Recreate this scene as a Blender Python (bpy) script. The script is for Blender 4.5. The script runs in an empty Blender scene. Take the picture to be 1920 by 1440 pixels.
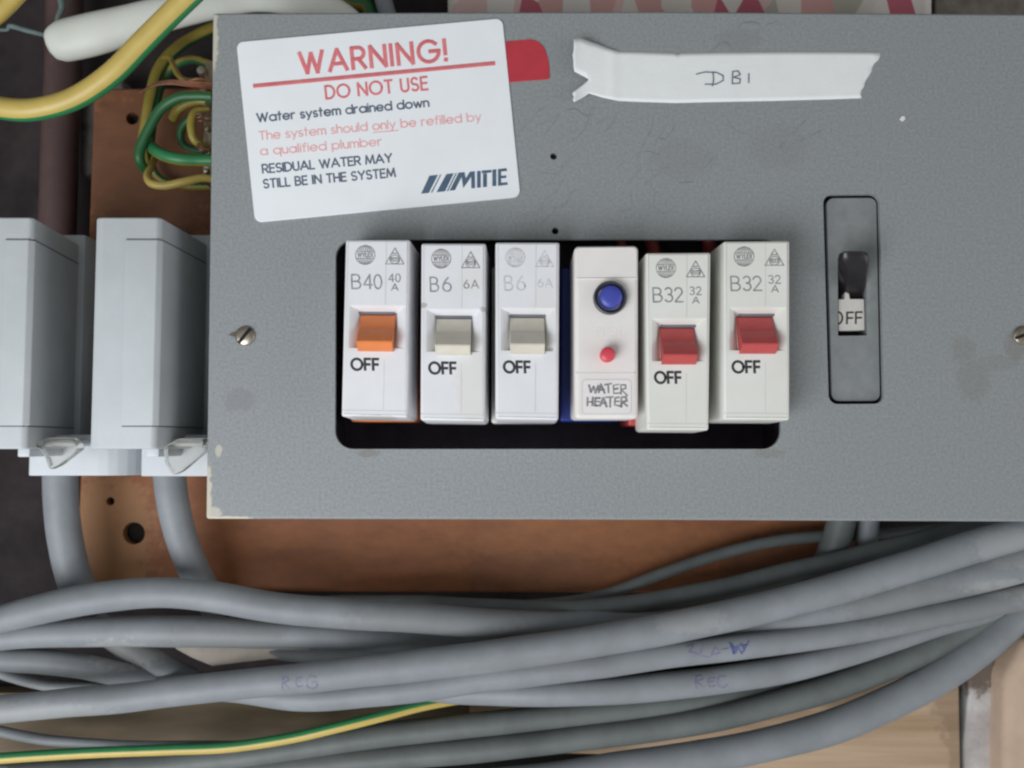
import bpy, bmesh, math, random
from mathutils import Vector
from mathutils.geometry import tessellate_polygon
from mathutils.bvhtree import BVHTree

random.seed(7)
S = bpy.context.scene
COL = S.collection
R = math.radians

# ------------------------------------------------------------------ camera, light, exposure
F = 1760.0                      # focal length in pixels of the 1920 px wide photograph
PITCH = R(3.5)
DIST = 0.28                     # metres from the lens to the panel's front, measured square to it
CAM = Vector((0.0, -DIST, 0.0))
FWD = Vector((0, math.cos(PITCH), math.sin(PITCH)))
UPV = Vector((0, -math.sin(PITCH), math.cos(PITCH)))
cd = bpy.data.cameras.new('camera')
cam = bpy.data.objects.new('camera', cd)
COL.objects.link(cam)
cam.location = CAM
cam.rotation_euler = (R(90) + PITCH, 0, 0)
cd.sensor_width = 36.0
cd.lens = 36.0 * F / 1920.0
cd.clip_start = 0.01
cd.clip_end = 50
cd.dof.use_dof = True
cd.dof.focus_distance = 0.272
cd.dof.aperture_fstop = 13.0
S.camera = cam

world = bpy.data.worlds.new('World')
S.world = world
world.use_nodes = True
wn, wl = world.node_tree.nodes, world.node_tree.links
wt = wn.new('ShaderNodeTexCoord')
wsep = wn.new('ShaderNodeSeparateXYZ')
wl.new(wt.outputs['Generated'], wsep.inputs[0])
wr = wn.new('ShaderNodeMapRange')          # the room: lighter low down and in front, dim above
wr.inputs[1].default_value = -1.0
wr.inputs[2].default_value = 0.8
wr.inputs[3].default_value = 0.50
wr.inputs[4].default_value = 0.14
wl.new(wsep.outputs['Z'], wr.inputs[0])
wn['Background'].inputs[0].default_value = (0.97, 1.0, 0.98, 1)
wl.new(wr.outputs[0], wn['Background'].inputs[1])


def area(name, loc, target, size, power, color):
    l = bpy.data.lights.new(name, 'AREA')
    l.shape = 'RECTANGLE'
    l.size, l.size_y = size
    l.energy = power
    l.color = color
    o = bpy.data.objects.new(name, l)
    COL.objects.link(o)
    o.location = loc
    d = Vector(target) - Vector(loc)
    o.rotation_euler = d.to_track_quat('-Z', 'Y').to_euler()
    return o


area('window_light', (-0.33, -0.46, -0.29), (0.0, 0.0, 0.0), (0.46, 0.40), 3.95, (0.945, 0.965, 1.0))
area('added_side_fill', (0.95, -0.34, -0.12), (0.0, 0.02, 0.0), (0.7, 0.7), 2.3, (1.0, 0.95, 1.0))  # fill lamp, added to brighten the box sides that face right

S.view_settings.view_transform = 'Standard'
S.view_settings.look = 'None'
S.view_settings.exposure = 0.0
S.view_settings.gamma = 1.0
S.view_settings.use_curve_mapping = False
try:
    S.cycles.filter_width = 2.3
    S.cycles.use_denoising = True
except Exception:
    pass


# ------------------------------------------------------------------ helpers
def at(px, py, Y):
    """point of the place seen at photo pixel (px, py) on the plane Y metres behind the panel's front"""
    d = Vector(((px - 960) / F, 0, 0)) + UPV * ((720 - py) / F) + FWD
    return CAM + d * ((Y - CAM.y) / d.y)


def pxsize(P):
    return (P - CAM).dot(FWD) / F


def lin(c):
    return tuple((v / 255 / 12.92 if v / 255 <= 0.04045 else ((v / 255 + 0.055) / 1.055) ** 2.4) for v in c)


def spline(pts, per=10):
    """Catmull-Rom through tuples of any size"""
    P = [tuple(map(float, p)) for p in pts]
    if len(P) < 3:
        a, b = P[0], P[-1]
        return [tuple(a[k] + (b[k] - a[k]) * i / per for k in range(len(a))) for i in range(per + 1)]
    P = [tuple(2 * P[0][k] - P[1][k] for k in range(len(P[0])))] + P + [tuple(2 * P[-1][k] - P[-2][k] for k in range(len(P[0])))]
    out = []
    for i in range(1, len(P) - 2):
        p0, p1, p2, p3 = P[i - 1:i + 3]
        for j in range(per):
            t = j / per
            out.append(tuple(0.5 * (2 * b + (c - a) * t + (2 * a - 5 * b + 4 * c - d) * t * t + (3 * b - a - 3 * c + d) * t ** 3)
                             for a, b, c, d in zip(p0, p1, p2, p3)))
    out.append(P[-2])
    return out


# ---- materials
def mat(name, color, rough=0.5, var=0.0, var_scale=200.0, bump=0.0, bump_scale=800.0, metal=0.0, spec=0.5, color2=None,
        stretch=None, trans=0.0, marks=()):
    """procedural principled material; marks = (colour, [(centre, radii, strength), ...]) blotches mixed into the base colour"""
    m = bpy.data.materials.new(name)
    m.use_nodes = True
    nt = m.node_tree
    N, L = nt.nodes, nt.links
    b = N['Principled BSDF']
    b.inputs['Roughness'].default_value = rough
    b.inputs['Metallic'].default_value = metal
    b.inputs['Specular IOR Level'].default_value = spec
    b.inputs['Transmission Weight'].default_value = trans
    geo = N.new('ShaderNodeNewGeometry')
    src = geo.outputs['Position']
    if stretch:
        mp = N.new('ShaderNodeMapping')
        mp.inputs['Scale'].default_value = stretch
        L.new(src, mp.inputs['Vector'])
        vec = mp.outputs['Vector']
    else:
        vec = src
    n1 = N.new('ShaderNodeTexNoise')
    n1.inputs['Scale'].default_value = var_scale
    n1.inputs['Detail'].default_value = 5
    n1.inputs['Roughness'].default_value = 0.62
    L.new(vec, n1.inputs['Vector'])
    mx = N.new('ShaderNodeMix')
    mx.data_type = 'RGBA'
    c2 = color2 if color2 else tuple(c * (1 - var) for c in color)
    mx.inputs[6].default_value = (*color, 1)
    mx.inputs[7].default_value = (*c2, 1)
    rp = N.new('ShaderNodeMapRange')
    rp.inputs[1].default_value = 0.32
    rp.inputs[2].default_value = 0.68
    L.new(n1.outputs[0], rp.inputs[0])
    L.new(rp.outputs[0], mx.inputs[0])
    colout = mx.outputs[2]
    for mcol, blobs, nscale in marks:
        nz = N.new('ShaderNodeTexNoise')
        nz.inputs['Scale'].default_value = nscale
        nz.inputs['Detail'].default_value = 6
        nz.inputs['Roughness'].default_value = 0.7
        L.new(src, nz.inputs['Vector'])
        total = None
        for c, rad, st in blobs:
            sub = N.new('ShaderNodeVectorMath'); sub.operation = 'SUBTRACT'
            L.new(src, sub.inputs[0]); sub.inputs[1].default_value = c
            dv = N.new('ShaderNodeVectorMath'); dv.operation = 'DIVIDE'
            L.new(sub.outputs[0], dv.inputs[0]); dv.inputs[1].default_value = rad
            ln = N.new('ShaderNodeVectorMath'); ln.operation = 'LENGTH'
            L.new(dv.outputs[0], ln.inputs[0])
            ad = N.new('ShaderNodeMath'); ad.operation = 'MULTIPLY_ADD'
            L.new(nz.outputs[0], ad.inputs[0]); ad.inputs[1].default_value = 1.7; ad.inputs[2].default_value = -0.85
            sm = N.new('ShaderNodeMath'); sm.operation = 'ADD'
            L.new(ln.outputs['Value'], sm.inputs[0]); L.new(ad.outputs[0], sm.inputs[1])
            mr = N.new('ShaderNodeMapRange')
            mr.interpolation_type = 'SMOOTHSTEP'
            mr.inputs[1].default_value = 0.75; mr.inputs[2].default_value = 1.15
            mr.inputs[3].default_value = st; mr.inputs[4].default_value = 0
            L.new(sm.outputs[0], mr.inputs[0])
            if total is None:
                total = mr.outputs[0]
            else:
                mm = N.new('ShaderNodeMath'); mm.operation = 'MAXIMUM'
                L.new(total, mm.inputs[0]); L.new(mr.outputs[0], mm.inputs[1])
                total = mm.outputs[0]
        m2 = N.new('ShaderNodeMix'); m2.data_type = 'RGBA'
        L.new(total, m2.inputs[0]); L.new(colout, m2.inputs[6]); m2.inputs[7].default_value = (*mcol, 1)
        colout = m2.outputs[2]
    L.new(colout, b.inputs['Base Color'])
    if bump:
        n2 = N.new('ShaderNodeTexNoise')
        n2.inputs['Scale'].default_value = bump_scale
        n2.inputs['Detail'].default_value = 3
        L.new(vec, n2.inputs['Vector'])
        bp = N.new('ShaderNodeBump')
        bp.inputs['Strength'].default_value = bump
        bp.inputs['Distance'].default_value = 0.0004
        L.new(n2.outputs[0], bp.inputs['Height'])
        L.new(bp.outputs[0], b.inputs['Normal'])
    return m


# ---- objects
def thing(name, label, cat, loc, group=None):
    o = bpy.data.objects.new(name, None)
    COL.objects.link(o)
    o.location = loc
    o.empty_display_size = 0.01
    o['label'] = label
    o['category'] = cat
    if group:
        o['group'] = group
    return o


def origin_of(o):
    v = Vector((0, 0, 0))
    while o:
        v = v + o.location
        o = o.parent
    return v


class MB:
    """collects faces (world coordinates) with a material slot each"""
    def __init__(self):
        self.v, self.f, self.m = [], [], []

    def add(self, verts, faces, mi=0):
        k = len(self.v)
        self.v += [Vector(p) for p in verts]
        for f in faces:
            self.f.append([i + k for i in f])
            self.m.append(mi)

    def loft(self, loops, closed=True, mi=0, caps=(True, True)):
        n = len(loops[0])
        k = len(self.v)
        for l in loops:
            self.v += [Vector(p) for p in l]
        for i in range(len(loops) - 1):
            for j in range(n if closed else n - 1):
                a, b = k + i * n + j, k + i * n + (j + 1) % n
                self.f.append([a, b, b + n, a + n])
                self.m.append(mi(j, i) if callable(mi) else mi)
        for c, i in ((caps[0], 0), (caps[1], len(loops) - 1)):
            if c:
                self.f.append([k + i * n + j for j in range(n)])
                self.m.append(mi(0, i) if callable(mi) else mi)

    def build(self, name, mats, parent=None, smooth=40, label=None, cat=None, group=None, kind=None, loc=None):
        me = bpy.data.meshes.new(name)
        o = bpy.data.objects.new(name, me)
        COL.objects.link(o)
        if parent:
            o.parent = parent
            off = origin_of(parent)
        else:
            if loc is None:
                n = len(self.v)
                off = sum(self.v, Vector((0, 0, 0))) / n
            else:
                off = Vector(loc)
            o.location = off
        me.from_pydata([tuple(p - off) for p in self.v], [], self.f)
        for m in (mats if isinstance(mats, (list, tuple)) else [mats]):
            me.materials.append(m)
        me.polygons.foreach_set('material_index', self.m)
        bm = bmesh.new()
        bm.from_mesh(me)
        bmesh.ops.recalc_face_normals(bm, faces=bm.faces)
        bm.to_mesh(me)
        bm.free()
        if smooth:
            me.shade_smooth()
            me.set_sharp_from_angle(angle=R(smooth))
        if label:
            o['label'] = label
        if cat:
            o['category'] = cat
        if group:
            o['group'] = group
        if kind:
            o['kind'] = kind
        return o


def round_poly(pts, r, n=6):
    """round the corners of a polygon given in pixels"""
    out = []
    N = len(pts)
    for i in range(N):
        p0, p1, p2 = (Vector(pts[(i - 1) % N]), Vector(pts[i]), Vector(pts[(i + 1) % N]))
        rr = r[i] if isinstance(r, (list, tuple)) else r
        a = p1 + (p0 - p1).normalized() * min(rr, (p0 - p1).length * 0.49)
        b = p1 + (p2 - p1).normalized() * min(rr, (p2 - p1).length * 0.49)
        if rr <= 0:
            out.append(tuple(p1)); continue
        for j in range(n + 1):
            t = j / n
            # circle-like conic
            w = 0.7071
            d = (1 - t) ** 2 + 2 * w * t * (1 - t) + t * t
            q = (a * (1 - t) ** 2 + p1 * (2 * w * t * (1 - t)) + b * t * t) / d
            out.append(tuple(q))
    return out


def circle_px(cx, cy, r, n=20):
    return [(cx + r * math.cos(2 * math.pi * i / n), cy + r * math.sin(2 * math.pi * i / n)) for i in range(n)]


def offset3(loop, d):
    """inset a loop lying in an XZ plane by d metres"""
    N = len(loop)
    area2 = sum(loop[i].x * loop[(i + 1) % N].z - loop[(i + 1) % N].x * loop[i].z for i in range(N))
    sg = 1 if area2 > 0 else -1
    out = []
    for i in range(N):
        a = (loop[i] - loop[i - 1]); b = (loop[(i + 1) % N] - loop[i])
        a.y = b.y = 0
        if a.length < 1e-9: a = b
        if b.length < 1e-9: b = a
        a.normalize(); b.normalize()
        na = Vector((-a.z, 0, a.x)) * sg; nb = Vector((-b.z, 0, b.x)) * sg
        m = na + nb
        if m.length < 1e-6: m = na
        m.normalize()
        c = max(0.5, m.dot(na))
        out.append(loop[i] + m * (d / c))
    return out


def plate(mb, pts, Yf, Yb, bev=0.0, holes=(), hole_depth=None, mi=0, steps=3, back=True, flare=0.0):
    """solid plate: outline in photo pixels at its front plane, straight back to Yb, rounded front edge, holes through"""
    L0 = [at(x, y, Yf) for x, y in pts]
    loops = []
    Lb = offset3(L0, -flare) if flare else L0
    loops.append([Vector((p.x, Yb, p.z)) for p in Lb])
    if bev:
        loops.append([Vector((p.x, Yf + bev, p.z)) for p in L0])
        for k in range(1, steps + 1):
            a = k / steps * math.pi / 2
            loops.append([Vector((p.x, Yf + bev * (1 - math.sin(a)), p.z)) for p in offset3(L0, bev * (1 - math.cos(a)))])
    else:
        loops.append(L0)
    front = loops[-1]
    mb.loft(loops, mi=mi, caps=(back and not holes, False))
    H = [[at(x, y, Yf) for x, y in h] for h in holes]
    allv = list(front)
    for h in H:
        allv += h
    tris = tessellate_polygon([[Vector((p.x, p.z, 0)) for p in l] for l in [front] + H])
    mb.add(allv, [list(t) for t in tris], mi)
    for h in H:
        d = hole_depth if hole_depth else Yb
        mb.loft([h, [Vector((p.x, d, p.z)) for p in h]], mi=mi, caps=(False, False))
    return front


def box(mb, x0, x1, y0, y1, z0, z1, bev=0.0, mi=0, segs=2):
    bm = bmesh.new()
    bmesh.ops.create_cube(bm, size=1)
    for v in bm.verts:
        v.co = Vector(((x0 + x1) / 2 + v.co.x * (x1 - x0), (y0 + y1) / 2 + v.co.y * (y1 - y0), (z0 + z1) / 2 + v.co.z * (z1 - z0)))
    if bev:
        bmesh.ops.bevel(bm, geom=list(bm.edges), offset=bev, segments=segs, affect='EDGES', profile=0.5)
    bm.verts.index_update()
    mb.add([v.co for v in bm.verts], [[v.index for v in f.verts] for f in bm.faces], mi)
    bm.free()


def zsolid(mb, prof, z0, z1, bev=0.0, mi=0):
    """profile in XY extruded along Z, all edges bevelled"""
    bm = bmesh.new()
    lo = [bm.verts.new((x, y, z0)) for x, y in prof]
    hi = [bm.verts.new((x, y, z1)) for x, y in prof]
    bm.faces.new(lo); bm.faces.new(hi[::-1])
    n = len(prof)
    for i in range(n):
        bm.faces.new((lo[i], lo[(i + 1) % n], hi[(i + 1) % n], hi[i]))
    bmesh.ops.recalc_face_normals(bm, faces=bm.faces)
    if bev:
        bmesh.ops.bevel(bm, geom=list(bm.edges), offset=bev, segments=3, affect='EDGES', profile=0.5)
    bm.verts.index_update()
    mb.add([v.co for v in bm.verts], [[v.index for v in f.verts] for f in bm.faces], mi)
    bm.free()


def tube3(mb, path, n=18, mi=0, stripe=None, flat=1.0, twist=(0.0, 0.0), ends=True):
    """path = [(point, radius)]; frame kept towards the viewer's side (-Y); stripe = fraction of the girth in slot 1, centred on the twist angle"""
    loops = []
    N = len(path)
    for i, (p, r) in enumerate(path):
        t = (path[min(i + 1, N - 1)][0] - path[max(i - 1, 0)][0])
        t.normalize()
        nrm = Vector((0, -1, 0))
        nrm = (nrm - t * nrm.dot(t))
        if nrm.length < 1e-3:
            nrm = Vector((0, 0, 1))
        nrm.normalize()
        s = t.cross(nrm)
        tw = twist[0] + (twist[1] - twist[0]) * i / max(1, N - 1)
        loops.append([p + (nrm * math.cos(a) * flat + s * math.sin(a)) * r
                      for a in [tw + 2 * math.pi * (j + 0.5) / n - math.pi for j in range(n)]])
    if stripe is None:
        fmi = mi
    else:
        def fmi(j, i):
            c = abs((j + 1) / n - 0.5)
            return 1 if c <= stripe / 2 + 1e-6 else 0
    # rounded ends
    mb.loft(loops, mi=fmi, caps=(ends, ends))


def cable_path(pts, per=12, k=1.0):
    out = []
    ph = random.uniform(0, 6.28)
    for i, (px, py, Y, w) in enumerate(spline(pts, per)):
        if w > 25:
            py += .8 * math.sin(px * .013 + ph) + .3 * math.sin(px * .037 + 2 * ph)
            w *= 1 + .010 * math.sin(px * .031 + 3 * ph)
        P = at(px, py, Y)
        out.append((P, w * k / 2 * pxsize(P)))
    return out


JT = [0]


def strokes(mb, polys, w, Y, t=0.00006, mi=0, ext=0.3, surf=None):
    """flat ink strokes: polylines in photo pixels on the plane Y (or on a surface given by surf(px, py))"""
    segs = []
    for poly in polys:
        cur = [poly[0]]
        for i in range(1, len(poly)):
            cur.append(poly[i])
            if i < len(poly) - 1:
                a = Vector(poly[i]) - Vector(poly[i - 1]); b = Vector(poly[i + 1]) - Vector(poly[i])
                if a.length > 1e-6 and b.length > 1e-6 and a.angle(b) > R(42):
                    segs.append(cur); cur = [poly[i]]
        segs.append(cur)
    for poly in segs:
        pts = [Vector(p) for p in poly]
        q = [pts[0]]
        for p in pts[1:]:
            if (p - q[-1]).length > 0.05:
                q.append(p)
        if len(q) < 2:
            continue
        e0 = (q[0] - q[1]).normalized() * w * ext; e1 = (q[-1] - q[-2]).normalized() * w * ext
        q[0] = q[0] + e0; q[-1] = q[-1] + e1
        JT[0] = (JT[0] + 1) % 9
        tt = t + JT[0] * 4e-6
        loops = []
        for i, p in enumerate(q):
            d = (q[min(i + 1, len(q) - 1)] - q[max(i - 1, 0)]).normalized()
            s = Vector((-d.y, d.x)) * w / 2
            lo = []
            for kx, h in ((1.0, -2e-5), (0.82, tt), (-0.82, tt), (-1.0, -2e-5)):
                c = p + s * kx
                if surf:
                    P = surf(c.x, c.y)
                    if P is None:
                        P = at(c.x, c.y, Y)
                    P = P + (CAM - P).normalized() * h
                else:
                    P = at(c.x, c.y, Y - h)
                lo.append(P)
            loops.append(lo)
        mb.loft(loops, mi=mi)


# ---- stroke alphabet (cap height 1)
def A(cx, cy, rx, ry, a0, a1, n=14):
    return [(cx + rx * math.cos(R(a0 + (a1 - a0) * i / n)), cy + ry * math.sin(R(a0 + (a1 - a0) * i / n))) for i in range(n + 1)]


X = 0.68
h = X / 2
ring = A(h, h, h, h, 0, 360, 20)
G = {
    'W': ([[(0, 1), (.3, 0), (.55, .93), (.8, 0), (1.1, 1)]], 1.1),
    'A': ([[(0, 0), (.42, 1), (.84, 0)], [(.14, .32), (.7, .32)]], .84),
    'R': ([[(0, 0), (0, 1), (.3, 1)] + A(.3, .73, .27, .27, 90, -90)[1:] + [(0, .46)], [(.28, .46), (.6, 0)]], .6),
    'N': ([[(0, 0), (0, 1), (.7, 0), (.7, 1)]], .7),
    'I': ([[(0, 0), (0, 1)]], 0.02),
    'G': ([A(.5, .5, .5, .5, 42, 360) + [(.55, .5)]], 1.0),
    '!': ([[(0, 1), (0, .3)], [(-.01, .0), (.01, .07)]], .02),
    'D': ([[(0, 0), (0, 1), (.25, 1)] + A(.25, .5, .45, .5, 90, -90)[1:] + [(0, 0)]], .7),
    'O': ([A(.5, .5, .5, .5, 0, 360, 24)], 1.0),
    'T': ([[(0, 1), (.6, 1)], [(.3, 1), (.3, 0)]], .6),
    'U': ([[(0, 1), (0, .3)] + A(.3, .3, .3, .3, 180, 360)[1:] + [(.6, 1)]], .6),
    'S': ([A(.28, .74, .25, .26, 35, 250) + A(.28, .25, .27, .25, 75, -150)], .55),
    'E': ([[(.5, 1), (0, 1), (0, 0), (.5, 0)], [(0, .52), (.46, .52)]], .5),
    'F': ([[(.5, 1), (0, 1), (0, 0)], [(0, .5), (.45, .5)]], .5),
    'L': ([[(0, 1), (0, 0), (.45, 0)]], .45),
    'B': ([[(0, 0), (0, 1), (.28, 1)] + A(.28, .76, .24, .24, 90, -90)[1:] + [(0, .52)], [(.28, .52)] + A(.3, .26, .28, .26, 90, -90) + [(0, 0)]], .58),
    'M': ([[(0, 0), (.1, 1), (.45, .1), (.8, 1), (.9, 0)]], .9),
    'Y': ([[(0, 1), (.35, .45), (.7, 1)], [(.35, .45), (.35, 0)]], .7),
    'H': ([[(0, 0), (0, 1)], [(.62, 0), (.62, 1)], [(0, .5), (.62, .5)]], .62),
    'P': ([[(0, 0), (0, 1), (.3, 1)] + A(.3, .73, .26, .27, 90, -90)[1:] + [(0, .46)]], .56),
    'X': ([[(0, 0), (.6, 1)], [(0, 1), (.6, 0)]], .6),
    '4': ([[(.5, 0), (.5, 1), (0, .28), (.66, .28)]], .66),
    '0': ([A(.3, .5, .3, .5, 0, 360, 20)], .6),
    '6': ([A(.3, .3, .3, .3, 0, 360, 16), [(.02, .36), (.12, .65), (.42, 1)]], .6),
    '3': ([A(.25, .75, .25, .25, 150, -90) + A(.25, .27, .28, .27, 90, -150)], .54),
    '2': ([A(.27, .72, .27, .28, 165, -25) + [(0, 0), (.58, 0)]], .58),
    '1': ([[(.0, .8), (.15, 1), (.15, 0)]], .2),
    'a': ([ring, [(X, X), (X, 0)]], X),
    'b': ([ring, [(0, 1.02), (0, 0)]], X),
    'd': ([ring, [(X, 1.02), (X, 0)]], X),
    'p': ([ring, [(0, X), (0, -.3)]], X),
    'q': ([ring, [(X, X), (X, -.3)]], X),
    'o': ([ring], X),
    'e': ([[(.02, h), (X, h)] + A(h, h, h, h, 0, 320, 18)], X),
    't': ([[(.16, 1), (.16, 0)], [(0, X), (.34, X)]], .34),
    'r': ([[(0, 0), (0, X)], A(.26, .38, .26, .3, 180, 75, 8)], .36),
    's': ([A(.2, .5, .18, .18, 40, 250) + A(.2, .17, .2, .17, 75, -150)], .4),
    'y': ([[(0, X), (.28, .04)], [(.56, X), (.14, -.3)]], .56),
    'm': ([[(0, 0), (0, X)], A(.2, .46, .2, .22, 180, 0, 10) + [(.4, 0)], A(.6, .46, .2, .22, 180, 0, 10) + [(.8, 0)]], .8),
    'n': ([[(0, 0), (0, X)], A(.25, .42, .25, .26, 180, 0, 10) + [(.5, 0)]], .5),
    'u': ([[(0, X), (0, .26)] + A(.25, .26, .25, .26, 180, 360, 10)[1:], [(.5, X), (.5, 0)]], .5),
    'h': ([[(0, 0), (0, 1.02)], A(.25, .42, .25, .26, 180, 0, 10) + [(.5, 0)]], .5),
    'i': ([[(0, 0), (0, X)], [(-.01, .9), (.01, .95)]], .02),
    'l': ([[(0, 0), (0, 1.02)]], .02),
    'f': ([[(.12, 0), (.12, .8)] + A(.28, .8, .16, .2, 180, 70, 8)[1:], [(0, X), (.32, X)]], .34),
    'w': ([[(0, X), (.22, 0), (.42, .62), (.62, 0), (.84, X)]], .84),
    ' ': ([], .22),
}


def text_polys(s, p0, p1, cap, up=(0, -1), gap=0.2, jitter=0.0):
    """strokes of a line of text whose baseline runs from pixel p0 to pixel p1"""
    x = 0
    items = []
    for ch in s:
        g, adv = G[ch]
        items.append((g, x))
        x += adv + gap
    tot = x - gap
    ex = (Vector(p1) - Vector(p0)) / tot
    u = Vector(up).normalized() * cap
    out = []
    for g, ox in items:
        jx, jy, js = (random.uniform(-1, 1) * jitter for _ in range(3))
        for poly in g:
            out.append([tuple(Vector(p0) + ex * (ox + a * (1 + js) + jx * .3) + u * (b * (1 + js) + jy * .4)) for a, b in poly])
    return out


# ------------------------------------------------------------------ materials
def P3(px, py, Y=0.0):
    return tuple(at(px, py, Y))


M = {}
mm_px = pxsize(at(960, 720, 0))
M['panel'] = mat('hammered_grey_paint', (0.290, 0.310, 0.318), 0.48, color2=(0.215, 0.232, 0.238), var_scale=1150, bump=0.13, bump_scale=900, spec=0.4,
                 marks=[((0.54, 0.51, 0.42), [
                     (P3(400, 75), (9 * mm_px, 1, 66 * mm_px), .9), (P3(386, 935), (11 * mm_px, 1, 66 * mm_px), .95),
                     (P3(420, 974), (60 * mm_px, 1, 6 * mm_px), 1), (P3(410, 845), (7 * mm_px, 1, 12 * mm_px), .7),
                     (P3(402, 962), (15 * mm_px, 1, 12 * mm_px), .8)], 420),
                     ((0.15, 0.125, 0.085), [
                         (P3(1826, 712), (32 * mm_px, 1, 44 * mm_px), .2), (P3(1806, 655), (24 * mm_px, 1, 26 * mm_px), .2),
                         (P3(1870, 680), (40 * mm_px, 1, 16 * mm_px), .15), (P3(1905, 650), (22 * mm_px, 1, 30 * mm_px), .3),
                         (P3(690, 850), (22 * mm_px, 1, 8 * mm_px), .4), (P3(1440, 850), (30 * mm_px, 1, 9 * mm_px), .25)], 500),
                     ((0.20, 0.205, 0.225), [
                         (P3(450, 750), (30 * mm_px, 1, 22 * mm_px), .5), (P3(1385, 75), (45 * mm_px, 1, 22 * mm_px), .35),
                         (P3(1460, 275), (60 * mm_px, 1, 45 * mm_px), .25), (P3(1280, 300), (60 * mm_px, 1, 40 * mm_px), .25)], 300)])
M['panel_in'] = mat('bare_dark_box', (0.13, 0.11, 0.15), 0.7, var=0.3, var_scale=150)
M['window_plate'] = mat('switch_plate_grey', (0.245, 0.262, 0.265), 0.42, color2=(0.20, 0.215, 0.22), var_scale=300, bump=0.15, bump_scale=700)
M['white'] = mat('white_plastic', (0.76, 0.77, 0.80), 0.38, color2=(0.72, 0.725, 0.745), var_scale=90, bump=0.05, bump_scale=900,
                 marks=[((0.66, 0.64, 0.56), [(P3(885, 710, -.013), (.005, 1, .014), .35), (P3(885, 520, -.013), (.004, 1, .006), .2), (P3(1020, 600, -.013), (.004, 1, .01), .2)], 400),
                        ((0.40, 0.39, 0.36), [(P3(792, 572, -.013), (.0014, 1, .0008), .8), (P3(908, 580, -.013), (.0012, 1, .0008), .7), (P3(1033, 655, -.013), (.0008, 1, .0006), .8), (P3(700, 782, -.013), (.007, 1, .0006), .5)], 600)])
M['white_b'] = mat('white_plastic_yellowed', (0.755, 0.76, 0.725), 0.38, color2=(0.705, 0.705, 0.65), var_scale=60, bump=0.05, bump_scale=900)
M['white_c'] = mat('warm_white_plastic', (0.80, 0.765, 0.75), 0.42, color2=(0.74, 0.71, 0.68), var_scale=70, bump=0.05, bump_scale=900)
M['cream'] = mat('cream_toggle_plastic', (0.66, 0.62, 0.535), 0.35, color2=(0.58, 0.545, 0.46), var_scale=160)
M['orange'] = mat('orange_plastic', (0.77, 0.235, 0.07), 0.4, color2=(0.68, 0.20, 0.06), var_scale=160)
M['red'] = mat('red_plastic', (0.53, 0.080, 0.078), 0.4, color2=(0.46, 0.068, 0.068), var_scale=160)
M['red_btn'] = mat('bright_red_plastic', (0.68, 0.07, 0.10), 0.3, var=0.1)
M['blue'] = mat('blue_plastic', (0.055, 0.075, 0.40), 0.35, color2=(0.05, 0.062, 0.34), var_scale=200)
M['blue_base'] = mat('deep_blue_plastic', (0.012, 0.028, 0.20), 0.45, var=0.2)
M['collar'] = mat('dark_collar_plastic', (0.055, 0.06, 0.075), 0.35, var=0.2)
M['ink_grey'] = mat('worn_grey_print', (0.16, 0.16, 0.17), 0.6, color2=(0.36, 0.36, 0.36), var_scale=900)
M['ink_faint'] = mat('faded_grey_print', (0.40, 0.40, 0.42), 0.6, color2=(0.68, 0.68, 0.68), var_scale=800)
M['ink_black'] = mat('black_print', (0.035, 0.035, 0.04), 0.6, var=0.3)
M['ink_pencil'] = mat('pencil_line', (0.198, 0.208, 0.212), 0.55, color2=(0.262, 0.280, 0.288), var_scale=420)
M['ink_felt'] = mat('felt_pen_black', (0.10, 0.10, 0.11), 0.6, color2=(0.35, 0.35, 0.35), var_scale=700)
M['ink_violet'] = mat('violet_pen', (0.11, 0.10, 0.22), 0.6, color2=(0.22, 0.22, 0.29), var_scale=700)
M['ink_blue'] = mat('blue_pen', (0.03, 0.045, 0.21), 0.6, color2=(0.16, 0.18, 0.28), var_scale=500)
M['paper'] = mat('white_vinyl', (0.82, 0.855, 0.88), 0.45, color2=(0.78, 0.81, 0.83), var_scale=50, bump=0.35, bump_scale=28)
M['ink_red'] = mat('red_print', (0.66, 0.155, 0.17), 0.55, color2=(0.72, 0.22, 0.235), var_scale=300)
M['ink_pale_red'] = mat('pale_red_print', (0.78, 0.34, 0.34), 0.55, color2=(0.80, 0.44, 0.44), var_scale=500)
M['ink_slate'] = mat('slate_print', (0.075, 0.095, 0.15), 0.55, color2=(0.15, 0.18, 0.23), var_scale=500)
M['ink_navy'] = mat('navy_print', (0.06, 0.105, 0.17), 0.5, color2=(0.09, 0.14, 0.21), var_scale=300)
M['red_tape'] = mat('red_vinyl', (0.50, 0.045, 0.065), 0.28, var=0.12, var_scale=150)
M['tape'] = mat('masking_tape', (0.79, 0.815, 0.815), 0.7, color2=(0.75, 0.775, 0.775), var_scale=120, bump=0.12, bump_scale=700)
M['ridge'] = mat('mould_line', (0.60, 0.60, 0.61), 0.45, var=0.1)
M['seam'] = mat('dark_seam', (0.17, 0.17, 0.20), 0.6, var=0.2)
M['box_grey'] = mat('pale_grey_plastic', (0.49, 0.52, 0.54), 0.55, color2=(0.445, 0.475, 0.49), var_scale=70, bump=0.12, bump_scale=1200)
M['box_base'] = mat('white_grey_plastic', (0.54, 0.57, 0.60), 0.5, var=0.06, var_scale=80)
M['clear'] = mat('clear_plastic', (0.86, 0.84, 0.80), 0.10, var=0.05, trans=1.0)
M['clear'].node_tree.nodes['Principled BSDF'].inputs['IOR'].default_value = 1.2
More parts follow.
